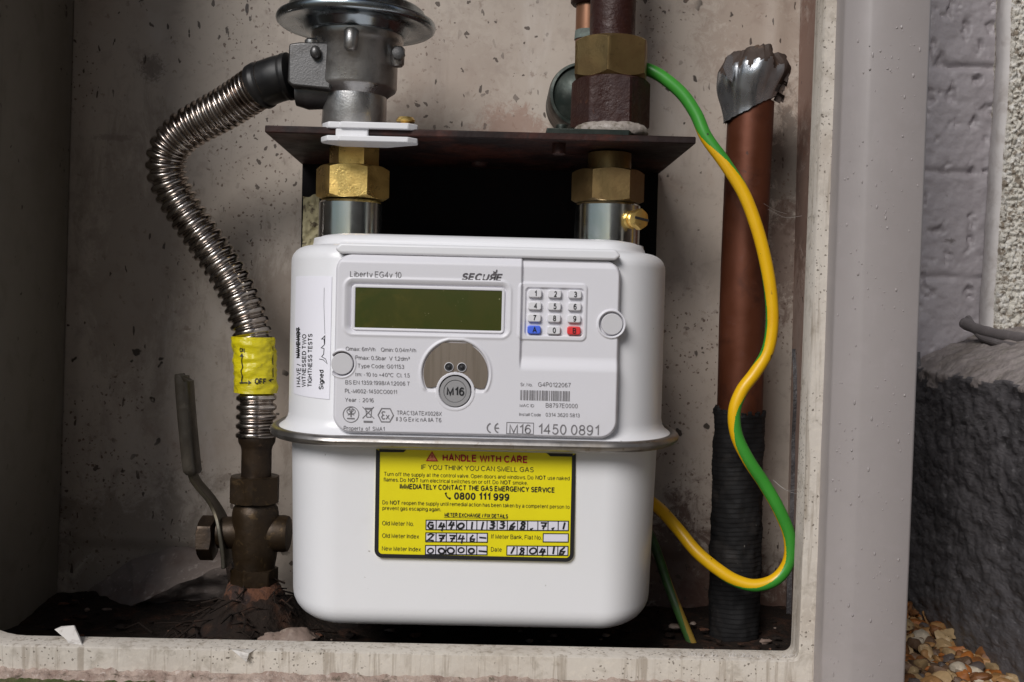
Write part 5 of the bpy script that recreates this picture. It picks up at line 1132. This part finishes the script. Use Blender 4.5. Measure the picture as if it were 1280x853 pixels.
b = MB(); p0, p1 = at(683.5, 155, -0.03), at(800, 158, -0.03); b.slab([(p0.x, -0.030), (p1.x-0.006, -0.030), (p1.x, -0.015), (p1.x, 0.03), (p0.x, 0.03)], zb0+0.0015, zb0+0.0058)
b.lathe((at(702, 155, -0.02).x, -0.022, 0), [(0.0036, zb0+0.005), (0.0036, zb0+0.0086), (0.003, zb0+0.0092), (0.0001, zb0+0.0092)], 12); obj('flange_plate', b, M_green_iron, outp, bevel=0.0006)
b = MB(); rs = []
for r_, h_ in ((0.016, 0.0015), (0.0212, 0.0016), (0.0222, 0.0035), (0.0216, 0.0065), (0.0195, 0.0085), (0.014, 0.009)):
    rs.append([(c+(r_*(1+0.06*mnoise.noise(Vector((3*math.cos(a), 3*math.sin(a), h_*300)))))*math.cos(a), (r_*(1+0.06*mnoise.noise(Vector((3*math.cos(a), 3*math.sin(a), h_*300)))))*math.sin(a)-0.006, zb0+h_+0.0008*mnoise.noise(Vector((5*math.cos(a), 5*math.sin(a), 9)))+0.003) for a in np.linspace(0, 2*PI, 64, endpoint=False)])
b.rings(rs); obj('jointing_paste', b, M_mastic, outp, smooth=60)
# tarnished dome behind the rusty hexagon and the small copper pipe
p = at(727, 119, 0.045); b = MB(); e = sc(0.04)*41.5
b.lathe((p.x, 0.045, p.z), [(e, 0.04), (e, 0.002), (e*0.96, -0.0025), (e*0.88, -0.003), (e*0.84, -0.001), (e*0.5, -0.006), (0.001, -0.008)], 56, 'y'); obj('blanking_disc', b, M_green_iron, smooth=50, label='dark green tarnished round disc on the back panel behind the rusted hexagon', cat='disc')
cp_ = at(728.5, 20, 0.030); sm = thing('small_copper_pipe', 'short thin brown copper pipe behind the rusty iron pipe', 'pipe', (cp_.x, 0.03, at(728, 47, 0.03).z))
b = MB(); b.lathe((cp_.x+0.0035, 0.030, 0), [(0.006, at(728, 60, 0.03).z), (0.0078, at(728, 60, 0.03).z), (0.0078, 0.30), (0.006, 0.30)], 32); obj('pipe_tube', b, M_copper_lt, sm)
b = MB(); b.lathe((cp_.x+0.0035, 0.030, 0), [(0.007, at(728, 50, 0.03).z), (0.0084, at(728, 50, 0.03).z), (0.0080, at(728, 39, 0.03).z), (0.007, at(728, 38, 0.03).z)], 32); obj('verdigris_joint', b, M_verd, sm)
b = MB(); b.lathe((cp_.x+0.0035, 0.030, 0), [(0.007, at(728, 7, 0.03).z), (0.0098, at(728, 7, 0.03).z), (0.0112, at(728, 4, 0.03).z), (0.0112, 0.29), (0.007, 0.29)], 32); obj('pipe_socket', b, M_rust, sm)

# ------------------------------------------------------------------ copper pipe with tape
YC = 0.040
cu_ = thing('copper_pipe', 'wide copper pipe with torn silver tape on top and black tape below', 'pipe', tuple(at(917, 815, YC)))
axis_ = [at(939, 128, YC), at(933, 250, YC), at(928, 380, YC), at(925, 500, YC), at(920, 660, YC), at(916, 830, YC)]
ax = catmull(axis_, 0.004); b = MB(); b.sweep(ax, 0.0143, 44); obj('pipe_tube', b, M_copper, cu_, smooth=60)
ax2 = [p for p in catmull(axis_, 0.0004) if p.z < at(925, 507, YC).z]; b = MB()
zt5 = ax2[0].z; rs = []
for i in range(0, len(ax2)):
    p = ax2[i]; ring = []
    for k in range(56):
        a = 2*PI*k/56; hel = (zt5-p.z)/0.0029 + 0.5*math.sin(a+0.6)+0.5*mnoise.noise(Vector((p.z*26, 5, 0)))+0.25*mnoise.noise(Vector((p.z*60, math.cos(a), math.sin(a)))); saw = hel-math.floor(hel)
        r = 0.0148+0.0010*min(1, i/6)-(0.0035 if i*0.0004 < 0.0065*(0.5+0.8*mnoise.noise(Vector((1.6*math.cos(a), 1.6*math.sin(a), 5)))+0.5*mnoise.noise(Vector((6*math.cos(a), 6*math.sin(a), 2)))) else 0)+0.00028*saw+0.0014*mnoise.noise(Vector((2*math.cos(a), 2*math.sin(a), p.z*60)))+0.0008*mnoise.noise(Vector((4*math.cos(a), 4*math.sin(a), p.z*160)))
        ring.append((p.x+r*math.cos(a), p.y-r*math.sin(a), p.z))
    rs.append(ring)
b.rings(rs[::1]); obj('black_tape', b, M_tape, cu_, smooth=70)
# torn silver tape: pleated, flared sleeve with a ragged top
b = MB(); n = 120; rs = []; top_c = at(942, 100, YC)
for k in range(26):
    v_ = k/25; ring = []
    for i in range(n):
        a = 2*PI*i/n; ca_, sa_ = math.cos(a), -math.sin(a)               # sa_<0 : towards the camera
        fold = 0.0044*(abs(math.sin(a*2.5+0.35+0.5*v_))-0.6)+0.0022*(abs(math.sin(a*4.5+2*v_))-0.6)+0.0012*mnoise.noise(Vector((ca_*4, sa_*4, v_*3)))
        rag = 0.0025*mnoise.noise(Vector((ca_*2.5, sa_*2.5, 7)))+0.0010*mnoise.noise(Vector((ca_*11, sa_*11, 1)))
        lo = at(939, 140, YC).z + 0.0115*(ca_*0.75+0.1)+0.0008*mnoise.noise(Vector((ca_*6, sa_*6, 4)))
        hi = at(942, 66, YC).z + rag - 0.0048*abs(ca_)**2.5
        z = lo+(hi-lo)*v_; flare = 0.0006+0.0062*float(sstep(0, 0.62, np.array(v_)))-0.0040*float(sstep(0.72, 1.0, np.array(v_)))+fold*(0.15+0.75*v_)
        if v_ > 0.85: flare += (v_-0.85)*0.006*mnoise.noise(Vector((ca_*6, sa_*6, 13)))
        r = 0.0150+flare; ring.append((top_c.x-0.0020*(1-v_)+r*ca_*1.02, YC+r*sa_, z))
    rs.append(ring)
b.rings(rs, cap=False); rs2 = [[(top_c.x+(p[0]-top_c.x)*0.94, YC+(p[1]-YC)*0.94, p[2]-0.0003) for p in r] for r in rs]; b.rings([r[::-1] for r in rs2], cap=False, m=1)
nf = len(b.f)//2
for i in range(25):
    for k in range(n):
        a = 2*PI*(k+0.5)/n; v_ = i/25
        if v_ > 0.70+0.22*mnoise.noise(Vector((math.cos(a)*5, math.sin(a)*5, 2))) or (math.cos(a) > 0.72 and v_ > 0.25): b.m[i*n+k] = 1
cap_ring = rs2[18]; b.add(cap_ring, [tuple(range(n))], 1)
for k in range(26):                                    # ragged brown tatters hanging at the right
    p = at(random.uniform(960, 980), random.uniform(72, 118), YC-random.uniform(0, 0.012)); q = 0.002+random.random()*0.003
    b.add([p, p+Vector((q, 0.001, -q*random.random())), p+Vector((q*0.6, -0.001, -q*1.6)), p+Vector((-q*0.3, 0.001, -q))], [(0, 1, 2, 3)], 1)
obj('silver_tape', b, [M_foil, M_foil_dk], cu_, smooth=16)
b = MB(); fl = [(904, 84, -0.004), (909, 70, 0.0), (917, 66, 0.004), (921, 72, 0.002), (919, 88, -0.004), (915, 103, -0.006), (909, 98, -0.006)]
P = [at(p[0], p[1], YC-0.012+p[2]) for p in fl]; n_ = len(P); b.add(list(P)+[p+Vector((0.0004, 0.0008, 0)) for p in P], [tuple(range(n_))[::-1], tuple(range(n_, 2*n_))]+[(i, (i+1) % n_, n_+(i+1) % n_, n_+i) for i in range(n_)])
fl = [(938, 104, -0.010), (952, 80, -0.014), (975, 90, -0.008), (968, 108, -0.006), (958, 121, -0.004), (951, 112, -0.008)]
P = [at(p[0], p[1], YC-0.008+p[2]) for p in fl]; n_ = len(P); b.add(list(P)+[p+Vector((0.0004, 0.0008, 0)) for p in P], [tuple(range(n_))[::-1], tuple(range(n_, 2*n_))]+[(i, (i+1) % n_, n_+(i+1) % n_, n_+i) for i in range(n_)])
obj('tape_flap', b, M_foil, cu_, smooth=0, bevel=0)

# ------------------------------------------------------------------ earth cables
def cable(name, pts, r, mats, phase, lab, grp):
    path = catmull([at(*p) for p in pts], 0.0012); L_ = len(path); b = MB()
    def mf(i, k):                                       # k: 0..1 round the tube, 0 faces the camera
        f_ = i/(L_-1); c_ = np.interp(f_, [q[0] for q in phase], [q[1] for q in phase]); w_ = np.interp(f_, [q[0] for q in phase], [q[2] for q in phase])
        dlt = (k-c_+0.5) % 1-0.5
        return 1 if abs(dlt) < w_/2 else 0               # 1 = green arc centred on c_, w_ wide
    b.sweep(path, r, 96, mf); obj(name, b, mats, smooth=60, label=lab, cat='cable', group=grp)
main = [(798, 84, 0.012), (812, 88, 0.008), (830, 98, 0.006), (853, 118, 0.004), (870, 143, 0.002), (883, 172, 0.000), (906, 204, -0.002), (930, 243, -0.003), (947, 288, -0.004), (958, 332, -0.004), (964, 372, -0.004), (965, 408, -0.004), (959, 440, -0.004), (944, 466, -0.004), (927, 489, -0.004), (918, 515, -0.004), (921, 545, -0.003), (936, 576, -0.002),
        (956, 606, 0.0), (975, 640, 0.0), (987, 672, 0.0), (986, 702, 0.0), (970, 724, 0.0), (945, 732, 0.0), (920, 726, 0.002), (896, 711, 0.005), (870, 689, 0.010), (846, 660, 0.018), (822, 634, 0.030), (800, 622, 0.045), (770, 625, 0.06)]
cable('earth_cable', main, lambda i: 0.0038, [M_cab_y, M_cab_g], [(0, 0.0, 0.75), (0.09, 0.0, 0.7), (0.13, -0.14, 0.5), (0.17, -0.3, 0.45), (0.24, -0.5, 0.4), (0.36, -0.62, 0.45), (0.42, -0.64, 0.45), (0.465, -0.42, 0.45), (0.50, -0.27, 0.5), (0.54, -0.15, 0.55), (0.60, -0.10, 0.58), (0.68, -0.13, 0.55), (0.73, -0.20, 0.5), (0.77, -0.32, 0.45), (0.82, -0.45, 0.4), (1, -0.5, 0.4)],
      'green and yellow earth cable looping in front of the copper pipe', 'earth cables')
cable('earth_cable', [(800, 650, 0.06), (812, 668, 0.055), (822, 692, 0.050), (834, 728, 0.045), (848, 764, 0.035), (862, 798, 0.02), (874, 826, 0.005), (882, 842, -0.005)], lambda i: 0.0030, [M_cab_yd, M_cab_gd], [(0, 0.1, 0.8), (0.4, 0.14, 0.6), (0.7, 0.22, 0.45), (1, 0.25, 0.4)],
      'grimy green and yellow earth cable end running down behind the sill', 'earth cables')

# cobweb strands low by the taped pipe
b = MB(); random.seed(11)
def strand(p, q, sag, r=0.00009):
    P = [Vector(p), (Vector(p)+Vector(q))/2+Vector((0, 0, -sag)), Vector(q)]; b.sweep(catmull(P, 0.002), r, 5)
strand(at(966, 600, 0.0), at(1006, 620, YF+0.02), 0.002); strand(at(966, 600, 0.0), at(1000, 612, YF+0.02), 0.003)
strand(at(960, 262, 0.02), at(1003, 270, 0.05), 0.003)
strand(at(955, 255, 0.024), at(985, 268, 0.06), 0.001)
obj('cobweb', b, M_web, smooth=60, label='thin dusty cobweb strands around the black taped copper pipe', cat='cobweb', kind='stuff')
